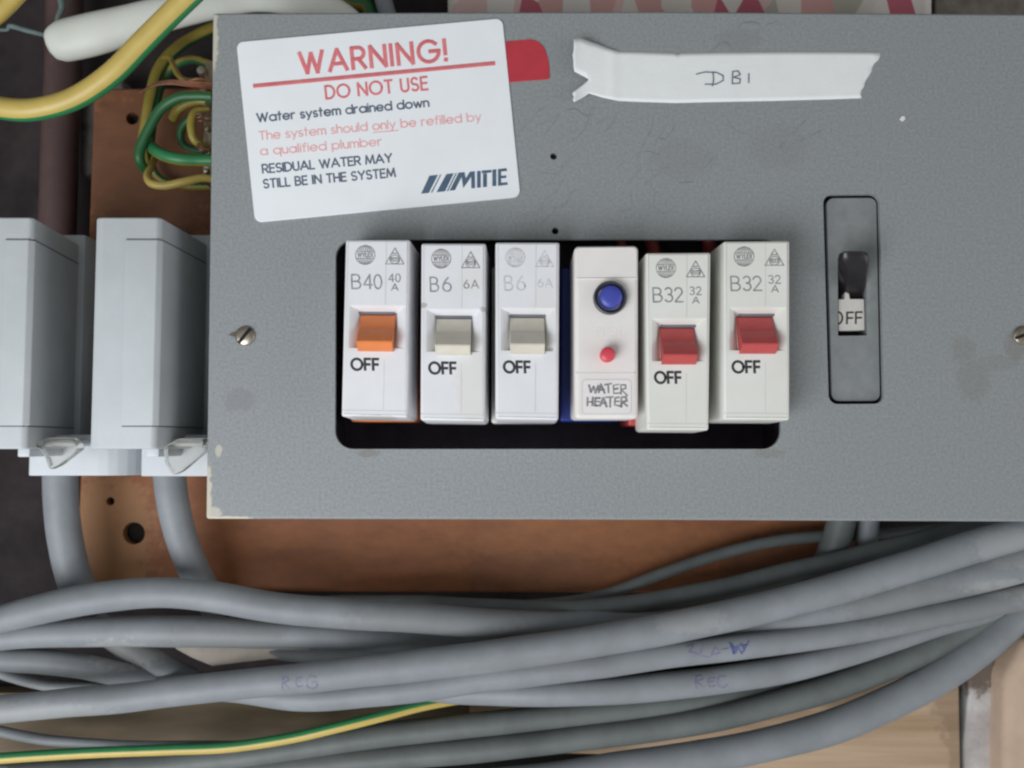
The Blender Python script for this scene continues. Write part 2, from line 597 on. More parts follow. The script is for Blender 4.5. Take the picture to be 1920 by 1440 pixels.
M['cable'] = mat('grey_pvc', (0.242, 0.262, 0.282), 0.52, color2=(0.196, 0.212, 0.224), var_scale=75, bump=0.14, bump_scale=240, spec=0.4,
                marks=[((0.36, 0.36, 0.35), [(P3(1290, 1160, .02), (.012, 1, .004), .35), (P3(1880, 1025, .02), (.012, 1, .006), .4), (P3(1885, 1100, .02), (.014, 1, .003), .5), (P3(250, 1215, .04), (.012, 1, .006), .6), (P3(60, 1330, .02), (.03, 1, .003), .3)], 500),
                       ((0.17, 0.17, 0.16), [(P3(820, 1165, .02), (.03, 1, .006), .35), (P3(1750, 1140, .02), (.03, 1, .008), .4), (P3(430, 1190, .03), (.02, 1, .005), .35), (P3(1010, 1240, .02), (.025, 1, .003), .25)], 350)])
M['cable_d'] = mat('dusty_shaded_pvc', (0.142, 0.157, 0.155), 0.5, color2=(0.10, 0.112, 0.110), var_scale=60, bump=0.12, bump_scale=300, spec=0.35)  # dusty tone; shade on the lower cables is put into it too
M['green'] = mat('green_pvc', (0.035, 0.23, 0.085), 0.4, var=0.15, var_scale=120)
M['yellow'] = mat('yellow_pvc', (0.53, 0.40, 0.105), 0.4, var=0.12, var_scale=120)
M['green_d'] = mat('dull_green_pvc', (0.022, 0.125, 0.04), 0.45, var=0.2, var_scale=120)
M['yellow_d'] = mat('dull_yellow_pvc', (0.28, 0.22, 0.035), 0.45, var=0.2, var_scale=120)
M['copper'] = mat('copper_strands', (0.42, 0.20, 0.13), 0.35, metal=0.85, var=0.3, var_scale=300)
M['brass'] = mat('dull_brass', (0.42, 0.36, 0.25), 0.4, metal=0.85, var=0.35, var_scale=300)
M['steel'] = mat('screw_steel', (0.52, 0.48, 0.42), 0.34, metal=0.9, color2=(0.30, 0.24, 0.18), var_scale=260)
M['rust'] = mat('rusty_steel', (0.16, 0.12, 0.09), 0.6, color2=(0.08, 0.055, 0.04), var_scale=500)
M['conduit'] = mat('milky_white_pvc', (0.76, 0.78, 0.72), 0.5, color2=(0.70, 0.72, 0.65), var_scale=60, bump=0.04, bump_scale=300)
M['board'] = mat('brown_hardboard', (0.30, 0.108, 0.036), 0.62, color2=(0.215, 0.076, 0.028), var_scale=170, bump=0.25, bump_scale=500, stretch=(0.7, 1, 1.2),
                 marks=[((0.36, 0.19, 0.08), [(P3(200, 1010, .055), (.018, 1, .024), .6), (P3(1100, 1010, .055), (.05, 1, .008), .12)], 300), ((0.07, 0.035, 0.02), [(P3(1010, 1075, .055), (.03, 1, .008), .22), (P3(560, 1060, .055), (.018, 1, .006), .15), (P3(280, 300, .055), (.03, 1, .036), .55), (P3(1500, 1060, .055), (.03, 1, .012), .4)], 350)])  # the large dark blotch at top left is shade put into the colour
M['hole'] = mat('dark_hole', (0.012, 0.009, 0.008), 0.9, var=0.2)
M['ply'] = mat('pale_plywood', (0.50, 0.37, 0.25), 0.65, color2=(0.31, 0.205, 0.12), var_scale=60, stretch=(0.12, 1, 2.2), bump=0.2, bump_scale=300,
               marks=[((0.14, 0.09, 0.055), [(P3(1795, 1290, .066), (.009, 1, .022), .4), (P3(1800, 1400, .066), (.0045, 1, .018), .35), (P3(1840, 1255, .066), (.016, 1, .012), .5)], 260)])
M['plaster'] = mat('grey_white_plaster', (0.50, 0.47, 0.45), 0.8, color2=(0.20, 0.155, 0.13), var_scale=110, bump=0.3, bump_scale=400)
M['batten'] = mat('pinkish_render', (0.56, 0.42, 0.31), 0.8, color2=(0.48, 0.36, 0.27), var_scale=90, bump=0.3, bump_scale=300)
M['wall'] = mat('dark_brown_wall', (0.032, 0.022, 0.022), 0.9, color2=(0.008, 0.005, 0.007), var_scale=55, bump=0.4, bump_scale=200)
M['pipe'] = mat('brown_painted_pipe', (0.085, 0.050, 0.046), 0.5, color2=(0.06, 0.034, 0.033), var_scale=90)
M['string'] = mat('dusty_teal_thread', (0.16, 0.22, 0.21), 0.8, var=0.4, var_scale=400)
M['tag'] = mat('paper_tag', (0.60, 0.53, 0.46), 0.8, var=0.15, var_scale=200)
M['black'] = mat('black_bakelite', (0.014, 0.011, 0.013), 0.3, var=0.3)
M['flag'] = mat('off_white_flag', (0.64, 0.62, 0.58), 0.5, var=0.1)


def leaf_material():
    m = bpy.data.materials.new('pink_leaf_print')
    m.use_nodes = True
    N, L = m.node_tree.nodes, m.node_tree.links
    b = N['Principled BSDF']
    b.inputs['Roughness'].default_value = 0.8
    geo = N.new('ShaderNodeNewGeometry')
    mp = N.new('ShaderNodeMapping')
    mp.inputs['Rotation'].default_value = (0, R(24), 0)
    mp.inputs['Scale'].default_value = (1, 0.1, 0.42)
    L.new(geo.outputs['Position'], mp.inputs['Vector'])
    v = N.new('ShaderNodeTexVoronoi')
    v.inputs['Scale'].default_value = 115
    L.new(mp.outputs[0], v.inputs['Vector'])
    sx = N.new('ShaderNodeSeparateColor')
    L.new(v.outputs['Color'], sx.inputs[0])
    cr = N.new('ShaderNodeValToRGB')
    cr.color_ramp.interpolation = 'CONSTANT'
    cols = [(0.0, (0.60, 0.55, 0.50)), (0.30, (0.55, 0.31, 0.29)), (0.52, (0.62, 0.58, 0.55)), (0.66, (0.42, 0.10, 0.14)), (0.76, (0.60, 0.42, 0.39)),
            (0.90, (0.40, 0.39, 0.32))]
    e = cr.color_ramp.elements
    e[0].position, e[0].color = 0, (*cols[0][1], 1)
    e[1].position, e[1].color = cols[1][0], (*cols[1][1], 1)
    for p, c in cols[2:]:
        k = e.new(p); k.color = (*c, 1)
    L.new(sx.outputs[0], cr.inputs[0])
    L.new(cr.outputs[0], b.inputs['Base Color'])
    return m


M['leaf'] = leaf_material()


# ------------------------------------------------------------------ the setting
YW, YB, YP = 0.078, 0.055, 0.066
mb = MB()
box(mb, -0.7, 0.7, YW, YW + 0.05, -0.6, 0.6)
mb.build('wall', M['wall'], kind='structure', label='dark brown wall behind the boards and cables')

# brown mounting board
mb = MB()
plate(mb, round_poly([(176, 166), (1612, 152), (1608, 1113), (143, 1108)], [26, 4, 4, 4]), YB, YB + 0.008, 0.0008,
      holes=[circle_px(251, 1000, 21), circle_px(207, 940, 8, 14), circle_px(248, 222, 12, 14)], hole_depth=YB + 0.0078)
bt = thing('mounting_board', 'reddish brown wooden mounting board behind the grey panel', 'board', at(950, 1113, YB))
mb.build('board_face', M['board'], bt)
mb2 = MB()
for cx, cy, rr in ((251, 1000, 21), (207, 940, 8), (248, 222, 12)):
    plate(mb2, circle_px(cx, cy, rr * 1.05, 16), YB + 0.004, YB + 0.0072)
    mb2.build('screw_hole', M['hole'], bt)
    mb2 = MB()

# pale plywood below
mb = MB()
plate(mb, [(880, 1290), (1300, 1262), (1798, 1256), (1806, 1700), (880, 1700)], YP, YP + 0.0018, 0.0006)
mb.build('plywood_panel', M['ply'], label='pale plywood sheet with horizontal grain behind the bottom cables', cat='board')
mb = MB()  # added darker sheet: shade on the plywood is put into its colour
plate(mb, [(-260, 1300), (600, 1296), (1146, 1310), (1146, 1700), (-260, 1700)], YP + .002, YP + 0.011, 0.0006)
mb.build('shade_toned_board', mat('shade_toned_wood', (0.165, 0.120, 0.064), 0.7, color2=(0.085, 0.058, 0.032), var_scale=50, stretch=(0.35, 1, 1.6), bump=0.2, bump_scale=300),
         label='added board under the long cable at bottom left, darkened to stand for shade', cat='board')
mb = MB()
plate(mb, [(1812, 1160), (1868, 1160), (1866, 1300), (1872, 1700), (1812, 1700), (1806, 1400), (1816, 1300)], YP + 0.004, YW, 0.001)
mb.build('plaster_strip', mat('flaking_plaster', (0.62, 0.61, 0.60), 0.8, color2=(0.36, 0.31, 0.30), var_scale=70, bump=0.3, bump_scale=400,
                              marks=[((0.12, 0.085, 0.06), [(P3(1835, 1230, .07), (.012, 1, .014), .9)], 200)]),
         label='flaking greyish white plaster strip beside the plywood edge', cat='plaster')
mb = MB()
plate(mb, round_poly([(1886, 1268), (1925, 1195), (2300, 1150), (2300, 1700), (1892, 1700), (1882, 1420)], 14), YP - 0.006, YW, 0.003)
mb.build('rendered_block', M['batten'], label='pinkish beige rendered block in the lower right corner', cat='block')
mb = MB()
plate(mb, [(1752, -300), (2300, -300), (2300, 140), (1752, 140)], YW - 0.016, YW, 0.001)
mb.build('plaster_patch', mat('dirty_plaster', (0.23, 0.205, 0.175), 0.85, color2=(0.12, 0.10, 0.085), var_scale=130, bump=0.3, bump_scale=400),
         label='dirty grey brown plaster beyond the top right of the grey panel', cat='plaster')
# light patch of plaster next to the pipe
mb = MB()
plate(mb, round_poly([(150, 195), (225, 140), (240, 185), (176, 235), (172, 330), (150, 330)], 10), YW - 0.010, YW, 0.001)
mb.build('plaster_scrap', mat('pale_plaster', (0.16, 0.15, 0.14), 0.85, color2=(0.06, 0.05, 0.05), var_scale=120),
         label='small pale plaster scrap between the pipe and the brown board', cat='plaster')

# patterned cloth above the panel
mb = MB()
lo = [[at(x, yb + 2.0 * math.sin(x * .02), 0.050 + 0.0012 * math.sin(x * 0.035)) for x, yb in [(840 + i * 15.1, 70) for i in range(61)]]]
rows = []
for k, py in enumerate((70, 20, -60, -160, -260)):
    rows.append([at(840 + i * 15.1, py, 0.046 + 0.0014 * math.sin(i * 0.55 + k)) for i in range(61)])
mb.loft(rows, closed=False, caps=(False, False))
cl = mb.build('patterned_cloth', M['leaf'], label='pink and white leaf patterned cloth along the panel top', cat='cloth')
sm = cl.modifiers.new('thick', 'SOLIDIFY'); sm.thickness = 0.0012
# dark clutter between the conduit and the cloth
mb = MB()
tube3(mb, cable_path([(730, -120, .055, 34), (716, -20, .055, 33), (738, 60, .055, 32)], 8))
mb.build('cable', M['cable'], label='short lilac grey cable rising behind the top of the panel', cat='cable')
mb = MB()
tube3(mb, cable_path([(600, -60, .058, 26), (650, 0, .058, 26), (690, 14, .058, 26), (700, 70, .058, 26)], 8), stripe=0.4, twist=(1.2, 2.0))
mb.build('earth_wire', [M['green_d'], M['yellow_d']], label='dark green wire dipping behind the panel top beside the conduit', cat='wire')

# ------------------------------------------------------------------ pipe, conduit, strings
mb = MB()
tube3(mb, cable_path([(122, -200, .062, 66), (120, 90, .062, 66), (113, 250, .062, 66), (108, 420, .062, 66), (100, 640, .062, 66)], 8), n=24)
mb.build('pipe', M['pipe'], label='brown painted pipe running down behind the left grey box', cat='pipe')

mb = MB()
path = cable_path([(91, 84, .030, 38), (97, 82, .030, 58), (108, 79, .030, 71), (125, 75, .030, 80), (180, 62, .030, 80), (240, 46, .031, 72), (320, 24, .033, 66), (400, 5, .036, 62), (480, -8, .040, 60),
                   (560, 2, .043, 58), (640, 34, .047, 58), (720, 120, .050, 58)], 8)
tube3(mb, path, n=24, flat=0.7)
mb.build('conduit', M['conduit'], label='thick milky white plastic conduit with blunt end, top left', cat='conduit')

mb = MB()
for pts in ([(112, -10, .05, 12), (116, 14, .05, 11), (108, 36, .05, 9), (112, 60, .05, 8)],):
    tube3(mb, cable_path(pts, 6), n=8)
mb.build('thread', M['string'], label='dusty teal thread hanging above the conduit end', cat='thread')
mb = MB()
tube3(mb, cable_path([(-20, 54, .05, 7), (12, 56, .05, 6), (20, 49, .05, 9), (50, 57, .05, 9), (92, 68, .05, 7)], 6), n=8)
mb.build('thread', M['string'], label='dusty teal thread lying left of the conduit end', cat='thread')

# ------------------------------------------------------------------ green and yellow earth wires
def wire(pts, label, mats=('green', 'yellow'), stripe=0.45, twist=(0, 0), per=10, n=16, name='earth_wire', group=None, cat='wire'):
    mb = MB()
    tube3(mb, cable_path(pts, per, .88 if group == 'earth wires at the terminals' else 1.0), n=n, stripe=stripe, twist=twist)
    return mb.build(name, [M[k] for k in mats], label=label, cat=cat, group=group)


GE = 'earth wires at the terminals'
wire([(-90, 150, .006, 42), (-40, 190, .006, 42), (8, 203, .006, 42), (70, 204, .005, 42), (140, 184, .004, 42), (210, 138, .002, 42), (270, 78, .0, 42), (330, 18, -.002, 42),
      (390, -40, -.004, 42)], 'thick yellow and green earth cable sweeping across the white conduit', stripe=0.62, twist=(-0.75, -0.75), n=32, name='earth_cable', cat='cable')
wire([(-40, 52, .004, 34), (0, 22, .004, 34), (40, -20, .004, 34), (70, -60, .004, 34)], 'green and yellow cable end cut off by the top left corner', stripe=0.4, twist=(0.9, 0.9), name='earth_cable', cat='cable')

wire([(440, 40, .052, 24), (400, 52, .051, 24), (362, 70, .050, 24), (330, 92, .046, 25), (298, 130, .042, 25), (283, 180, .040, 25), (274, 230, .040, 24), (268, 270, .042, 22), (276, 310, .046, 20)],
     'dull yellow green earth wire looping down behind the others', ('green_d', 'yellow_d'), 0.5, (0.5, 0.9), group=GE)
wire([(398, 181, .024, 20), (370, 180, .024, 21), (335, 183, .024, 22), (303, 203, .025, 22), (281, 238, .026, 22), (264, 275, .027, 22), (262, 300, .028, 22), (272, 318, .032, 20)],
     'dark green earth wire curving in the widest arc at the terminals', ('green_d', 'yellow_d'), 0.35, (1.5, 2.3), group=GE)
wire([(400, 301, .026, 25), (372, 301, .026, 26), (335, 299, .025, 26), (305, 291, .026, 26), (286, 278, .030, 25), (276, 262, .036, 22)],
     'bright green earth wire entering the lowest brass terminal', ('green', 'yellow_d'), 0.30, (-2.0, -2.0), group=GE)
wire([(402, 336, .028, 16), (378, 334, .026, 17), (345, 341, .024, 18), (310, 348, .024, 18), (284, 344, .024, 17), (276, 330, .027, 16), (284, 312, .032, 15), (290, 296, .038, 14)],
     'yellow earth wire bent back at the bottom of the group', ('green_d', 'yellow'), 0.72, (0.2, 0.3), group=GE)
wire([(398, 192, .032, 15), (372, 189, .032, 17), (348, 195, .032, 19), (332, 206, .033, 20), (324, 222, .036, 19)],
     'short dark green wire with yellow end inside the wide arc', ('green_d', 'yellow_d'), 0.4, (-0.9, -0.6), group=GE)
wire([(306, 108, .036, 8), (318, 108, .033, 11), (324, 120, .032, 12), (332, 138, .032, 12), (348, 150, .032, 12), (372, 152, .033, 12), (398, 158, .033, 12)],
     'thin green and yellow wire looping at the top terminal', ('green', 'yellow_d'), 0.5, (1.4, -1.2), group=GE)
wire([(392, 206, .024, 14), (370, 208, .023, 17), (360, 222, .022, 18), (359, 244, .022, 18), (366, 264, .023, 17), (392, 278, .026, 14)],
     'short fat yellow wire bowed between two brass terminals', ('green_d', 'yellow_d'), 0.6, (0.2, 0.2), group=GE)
mb = MB()
for k in range(4):
    o = (k - 1.5) * 2.6
    tube3(mb, cable_path([(262, 174 - o * .3, .027, 3.2), (274, 167 + o * .2, .026, 3.6), (292, 158 + o * .5, .025, 3.8), (320, 154 + o * .7, .025, 4), (352, 157 + o, .025, 4), (398, 162 + o * 1.7, .026, 4)], 8), n=8)
mb.build('bare_wire', M['copper'], label='bare copper strands arching out of the top terminals', cat='wire', group=GE)

mb = MB()
for a in ([(364, 216, .022, 3.5), (374, 212, .021, 4), (396, 208, .024, 4)], [(365, 221, .022, 3.5), (376, 219, .021, 4), (396, 216, .024, 4)], [(366, 227, .022, 3.5), (378, 226, .021, 4), (396, 226, .024, 4)],
          [(368, 268, .023, 3.5), (378, 274, .022, 4), (398, 279, .025, 4)], [(366, 274, .023, 3.5), (380, 280, .022, 4), (398, 284, .025, 4)]):
    tube3(mb, cable_path(a, 6), n=8)
mb.build('bare_wire', M['copper'], label='short bare copper ends clamped in the middle terminals', cat='wire', group=GE)
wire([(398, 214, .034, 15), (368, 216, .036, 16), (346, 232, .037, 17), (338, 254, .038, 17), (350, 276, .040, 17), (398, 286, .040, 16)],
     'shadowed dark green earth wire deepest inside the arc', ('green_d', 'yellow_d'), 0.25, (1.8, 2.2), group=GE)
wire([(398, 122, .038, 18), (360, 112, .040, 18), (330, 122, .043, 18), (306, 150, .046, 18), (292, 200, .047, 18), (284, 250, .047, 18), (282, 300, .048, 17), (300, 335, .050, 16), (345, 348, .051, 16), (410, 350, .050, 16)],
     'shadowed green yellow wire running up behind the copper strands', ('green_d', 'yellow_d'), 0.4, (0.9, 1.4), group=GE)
mb = MB()
for a in ([(318, 112, .031, 3), (334, 132, .029, 3.4), (350, 150, .028, 3.4), (398, 168, .027, 3.6)], [(330, 158, .026, 3), (352, 152, .025, 3.6), (372, 147, .024, 3.6), (398, 151, .026, 3.6)]):
    tube3(mb, cable_path(a, 6), n=8)
mb.build('bare_wire', M['copper'], label='two loose copper strands slanting into the top terminal', cat='wire', group=GE)

eb = thing('earth_terminal_bar', 'brass earth terminal bar with screws at the panel left side', 'terminal bar', at(392, 345, .03))
mb = MB()
c0, c1 = at(383, 345, .03), at(404, 118, .03)
box(mb, c0.x, c1.x, .028, .036, c0.z, c1.z, .0006)
mb.build('bar', M['brass'], eb)
for px, py, rr in ((377, 132, 9), (381, 170, 6), (384, 212, 7), (387, 241, 6), (380, 276, 9), (387, 300, 8), (386, 320, 5)):
    mb = MB()
    p = at(px, py, .026)
    r_ = rr * pxsize(p)
    L_ = []
    for k, (s, y) in enumerate(((1, .03), (1, .0262), (.8, .0255), (.0001, .0253))):
        L_.append([Vector((p.x + r_ * s * math.cos(a), y, p.z + r_ * s * math.sin(a))) for a in [2 * math.pi * j / 14 for j in range(14)]])
    mb.loft(L_)
    mb.build('terminal_screw', M['steel'], eb)

# ------------------------------------------------------------------ grey enclosures at left
def enclosure(xl, xr, label, tab, base_px, gx):
    Yf = -0.008
    X0, X1 = at(xl, 620, Yf).x, at(xr, 620, Yf).x
    Xs = at(xr + 93, 620, 0.030).x
    zt, zb = at(230, 407, Yf).z, at(230, 842, Yf).z
    root = thing('switch_enclosure', label, 'electrical box', Vector(((X0 + X1) / 2, 0.05, zb)), 'grey boxes beside the panel')
    prof = [(X0, 0.030), (X0 + .0002, Yf + .004), (X0 + .0012, Yf + .0006), (X0 + .003, Yf), (X1 - .0004, Yf), (X1 + 0.0008, Yf + .0012), (Xs, 0.030)]
    mb = MB()
    zsolid(mb, prof, zb, zt, 0.0007)
    # shoulder at the back
    sh = [(X0 - .001, .046), (X0 - .001, .0302), (Xs + .002, .0302), (Xs + .002, .046)]
    zsolid(mb, sh, zb + .002, at(230, 440, .030).z, .0005)
    mb.build('housing', M['box_grey'], root, smooth=35)
    # lift-off cover on the right hand half, a hair proud of the housing
    zc0, zc1 = at(230, 798, Yf).z, at(230, 450, Yf).z
    xg = at(gx, 620, Yf).x
    e = 0.0004
    cov = [(xg, Yf + .003), (xg, Yf - e), (X1 - .0002, Yf - e), (X1 + .0008 + e, Yf + .0012 - e * .4), (Xs + e * 0.6, 0.0295), (Xs - .002, 0.0295), (X1 - .001, Yf + .003)]
    mb = MB()
    zsolid(mb, cov, zc0, zc1, 0.0003)
    mb.build('cover', M['box_grey'], root, smooth=35)
    for z in (zc0 - .00018, zc1 + .00018):
        mb = MB()
        pth = [(Vector((x, y, z)), .00024) for x, y in ((xg + .0002, Yf), (X1 - .0002, Yf), (X1 + .0009, Yf + .0012), (Xs + .0001, .0295))]
        tube3(mb, pth, n=8)
        mb.build('cover_seam', M['seam'], root)
    # lower flange the cable leaves through
    mb = MB()
    x0, x1, y0, y1 = base_px
    a, b = at(x0, y1, .014), at(x1, y1, .014)
    prof = [(a.x, .05), (a.x, .0145), (a.x + .0006, .014)]
    for k in range(7):
        an = k / 6 * math.pi / 2
        prof.append((b.x - .011 + .011 * math.sin(an), .025 - .011 * math.cos(an)))
    prof.append((b.x, .05))
    zsolid(mb, prof, at(x0, y1, .014).z, at(x0, 815, .014).z, 0.0004)
    mb.build('cable_flange', M['box_base'], root, smooth=35)
    # thin lip under the housing
    mb = MB()
    a, b = at(xr - 18, 857, .002), at(xr + 6, 838, .002)
    box(mb, a.x, b.x, .002, .02, a.z, b.z, .0005)
    mb.build('lip', M['box_base'], root, smooth=35)
    mb = MB()
    a, b = at(xr + 18, 838, .004), at(xr + 92, 824, .004)
    box(mb, a.x, b.x, .003, .018, a.z, b.z, .0012)
    mb.build('latch_ledge', M['box_grey'], root, smooth=35)
    mb = MB()
    plate(mb, round_poly(tab, 4, 3), -.001, .0022, .0008)
    mb.build('clear_latch', M['clear'], root, smooth=50)
    return root


enclosure(166, 292, 'pale grey plastic box touching the left edge of the grey panel',
          [(305, 842), (308, 868), (323, 891), (338, 885), (382, 849), (388, 822), (333, 822), (314, 834)], (263, 470, 840, 893), 232)
enclosure(-74, 50, 'pale grey plastic box cut off by the left picture edge',
          [(62, 833), (80, 851), (91, 881), (109, 873), (151, 841), (139, 820), (87, 820)], (52, 250, 840, 892), 5)

# ------------------------------------------------------------------ grey cables
CABLES = {}


def cable(key, pts, label, m='cable', n=22, group='grey cables bundled under the panel', per=10, k=1.0):
    mb = MB()
    tube3(mb, cable_path(pts, per, k), n=n)
    o = mb.build('cable', M[m], label=label, cat='cable', group=group)
    CABLES[key] = (mb, o)
    return o


GB = 'cables leaving the grey boxes'
cable('g1', [(116, 800, .034, 62), (113, 890, .034, 62), (116, 960, .035, 62), (124, 1020, .037, 62), (140, 1085, .040, 62), (170, 1150, .046, 60)],
      'thick grey cable dropping from the left grey box', group=GB)
cable('g2', [(316, 800, .034, 60), (318, 890, .034, 59), (328, 960, .035, 58), (346, 1025, .038, 57), (375, 1090, .042, 56), (410, 1150, .048, 54)],
      'thick grey cable dropping from the box beside the panel', group=GB)
# verticals under the panel at the right
GV = 'short cables coming out under the panel'
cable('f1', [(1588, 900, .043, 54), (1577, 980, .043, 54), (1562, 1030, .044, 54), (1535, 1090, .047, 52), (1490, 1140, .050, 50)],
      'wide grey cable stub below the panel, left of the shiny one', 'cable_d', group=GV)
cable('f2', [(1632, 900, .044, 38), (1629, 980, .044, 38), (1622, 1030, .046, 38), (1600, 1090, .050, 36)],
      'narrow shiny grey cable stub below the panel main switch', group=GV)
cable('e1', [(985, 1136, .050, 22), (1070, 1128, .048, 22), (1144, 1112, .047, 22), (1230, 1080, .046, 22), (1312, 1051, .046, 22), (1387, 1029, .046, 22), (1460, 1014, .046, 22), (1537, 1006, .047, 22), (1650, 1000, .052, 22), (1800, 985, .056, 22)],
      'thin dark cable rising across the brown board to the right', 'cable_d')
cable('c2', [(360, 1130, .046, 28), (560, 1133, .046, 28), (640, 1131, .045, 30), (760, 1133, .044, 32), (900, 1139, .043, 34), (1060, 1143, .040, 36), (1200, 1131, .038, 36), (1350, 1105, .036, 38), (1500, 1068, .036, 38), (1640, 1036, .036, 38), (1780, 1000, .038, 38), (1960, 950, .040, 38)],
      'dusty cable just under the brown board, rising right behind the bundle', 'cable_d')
cable('c1', [(-90, 1192, .026, 50), (0, 1161, .025, 52), (100, 1136, .024, 58), (194, 1119, .024, 58), (300, 1112, .024, 57), (389, 1118, .024, 57), (505, 1137, .024, 57), (640, 1150, .024, 57), (760, 1158, .025, 56), (880, 1167, .028, 55), (980, 1171, .032, 52), (1080, 1169, .036, 48), (1200, 1157, .040, 46), (1350, 1130, .044, 46), (1500, 1100, .048, 44)],
      'grey cable arching topmost of the bundle below the two boxes')
cable('c7', [(-90, 1210, .031, 44), (0, 1196, .030, 46), (100, 1188, .030, 50), (200, 1185, .030, 56), (311, 1184, .030, 58), (440, 1186, .030, 56), (560, 1190, .031, 50), (660, 1195, .033, 46), (760, 1202, .037, 44), (900, 1212, .043, 42), (1100, 1210, .046, 40)],
      'grey cable lying straight directly under the arching top cable')
cable('c7b', [(300, 1196, .045, 28), (400, 1202, .045, 30), (460, 1212, .044, 30), (560, 1226, .043, 32), (660, 1223, .043, 32), (760, 1212, .044, 30), (860, 1205, .046, 30)],
      'bluish cable glimpsed behind the bundle right of the paper tag')
cable('c9', [(180, 1170, .043, 48), (215, 1196, .042, 48), (255, 1224, .042, 48), (310, 1252, .042, 46), (360, 1272, .047, 40)],
      'shiny short cable crossing down behind the bundle left of the paper tag')
cable('c8', [(-90, 1216, .034, 42), (0, 1235, .034, 44), (80, 1240, .034, 46), (150, 1249, .035, 46), (220, 1264, .037, 44), (300, 1276, .042, 40), (380, 1280, .048, 36)],
      'grey cable at the left edge dipping behind the long marked cable')
cable('c10', [(-60, 1240, .043, 20), (0, 1262, .042, 20), (50, 1277, .042, 20), (100, 1287, .042, 20), (170, 1290, .043, 20), (260, 1294, .046, 20)],
      'thin grey cable in the dark gap at the left edge')
cable('c3', [(-90, 1341, .020, 54), (0, 1330, .020, 52), (120, 1319, .020, 53), (233, 1309, .020, 54), (389, 1289, .020, 54), (560, 1273, .020, 56), (702, 1257, .020, 58), (879, 1235, .020, 60), (1056, 1212, .020, 60), (1220, 1184, .020, 60), (1387, 1149, .020, 59), (1537, 1113, .020, 59), (1687, 1069, .020, 60), (1800, 1033, .020, 62), (1920, 998, .019, 64), (2040, 960, .018, 66)],
      'long grey cable with handwriting near its left, running edge to edge')
cable('c4', [(1180, 1212, .036, 46), (1300, 1192, .032, 48), (1387, 1183, .029, 50), (1480, 1165, .026, 52), (1600, 1138, .023, 54), (1687, 1118, .022, 56), (1800, 1090, .020, 60), (1920, 1056, .019, 66), (2040, 1015, .018, 70)],
      'grey cable emerging below the long cable at the right edge')
cable('c5', [(300, 1286, .040, 44), (440, 1294, .034, 46), (560, 1309, .028, 48), (702, 1299, .025, 50), (800, 1287, .024, 52), (920, 1271, .023, 52), (1056, 1254, .022, 52), (1130, 1245, .022, 50), (1260, 1227, .022, 48), (1387, 1214, .022, 47), (1537, 1194, .022, 46), (1650, 1173, .022, 46), (1762, 1151, .021, 47), (1850, 1134, .021, 48), (1960, 1112, .020, 50)],
      'grey cable with blue pen scribble, third of the bright cables at right')
cable('c6', [(700, 1285, .044, 40), (800, 1292, .038, 42), (879, 1298, .033, 46), (1000, 1301, .027, 48), (1120, 1297, .025, 50), (1240, 1287, .025, 51), (1387, 1270, .025, 51), (1480, 1254, .026, 50), (1580, 1228, .027, 48), (1680, 1196, .030, 44), (1780, 1165, .034, 42), (1900, 1136, .038, 40)],
      'lowest bright grey cable with faint lettering at right')
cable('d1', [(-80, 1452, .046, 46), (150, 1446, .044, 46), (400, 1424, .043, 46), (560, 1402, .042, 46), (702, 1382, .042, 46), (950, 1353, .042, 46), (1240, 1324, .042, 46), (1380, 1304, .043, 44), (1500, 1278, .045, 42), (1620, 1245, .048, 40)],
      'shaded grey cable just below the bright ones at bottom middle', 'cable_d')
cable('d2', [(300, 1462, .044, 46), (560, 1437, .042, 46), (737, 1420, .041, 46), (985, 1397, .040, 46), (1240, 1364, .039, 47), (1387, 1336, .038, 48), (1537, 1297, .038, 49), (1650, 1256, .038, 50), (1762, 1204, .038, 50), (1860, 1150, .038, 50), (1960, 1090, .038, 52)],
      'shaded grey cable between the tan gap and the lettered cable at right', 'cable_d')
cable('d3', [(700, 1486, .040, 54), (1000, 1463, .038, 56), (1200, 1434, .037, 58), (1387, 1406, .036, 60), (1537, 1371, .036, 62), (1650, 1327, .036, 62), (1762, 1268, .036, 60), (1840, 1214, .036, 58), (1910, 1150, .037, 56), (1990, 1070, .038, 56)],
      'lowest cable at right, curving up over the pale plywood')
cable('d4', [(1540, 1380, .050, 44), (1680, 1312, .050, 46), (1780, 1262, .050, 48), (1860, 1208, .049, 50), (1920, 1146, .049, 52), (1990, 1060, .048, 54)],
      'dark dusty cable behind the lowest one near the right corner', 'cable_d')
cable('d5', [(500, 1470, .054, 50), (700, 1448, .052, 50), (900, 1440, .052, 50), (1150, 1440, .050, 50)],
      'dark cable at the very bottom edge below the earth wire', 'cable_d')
cable('d6', [(-60, 1355, .050, 20), (0, 1371, .050, 20), (78, 1386, .050, 20), (160, 1393, .050, 18), (260, 1398, .051, 18), (420, 1398, .053, 18), (600, 1402, .055, 18)],
      'thin grey cable just above the earth wire at bottom left')
cable('d7', [(-60, 1450, .044, 30), (60, 1446, .044, 30), (180, 1444, .044, 30), (320, 1438, .046, 28), (480, 1424, .050, 28)],
      'pale cable along the bottom left corner under the earth wire')
wire([(-60, 1430, .034, 20), (0, 1422, .034, 20), (156, 1412, .034, 20), (311, 1406, .034, 20), (428, 1401, .034, 20), (544, 1384, .034, 20), (640, 1362, .034, 20), (720, 1342, .036, 20), (800, 1322, .040, 19), (900, 1305, .045, 18)],
     'green and yellow striped wire curving along the bottom left', stripe=0.45, twist=(1.2, 1.2), n=24)

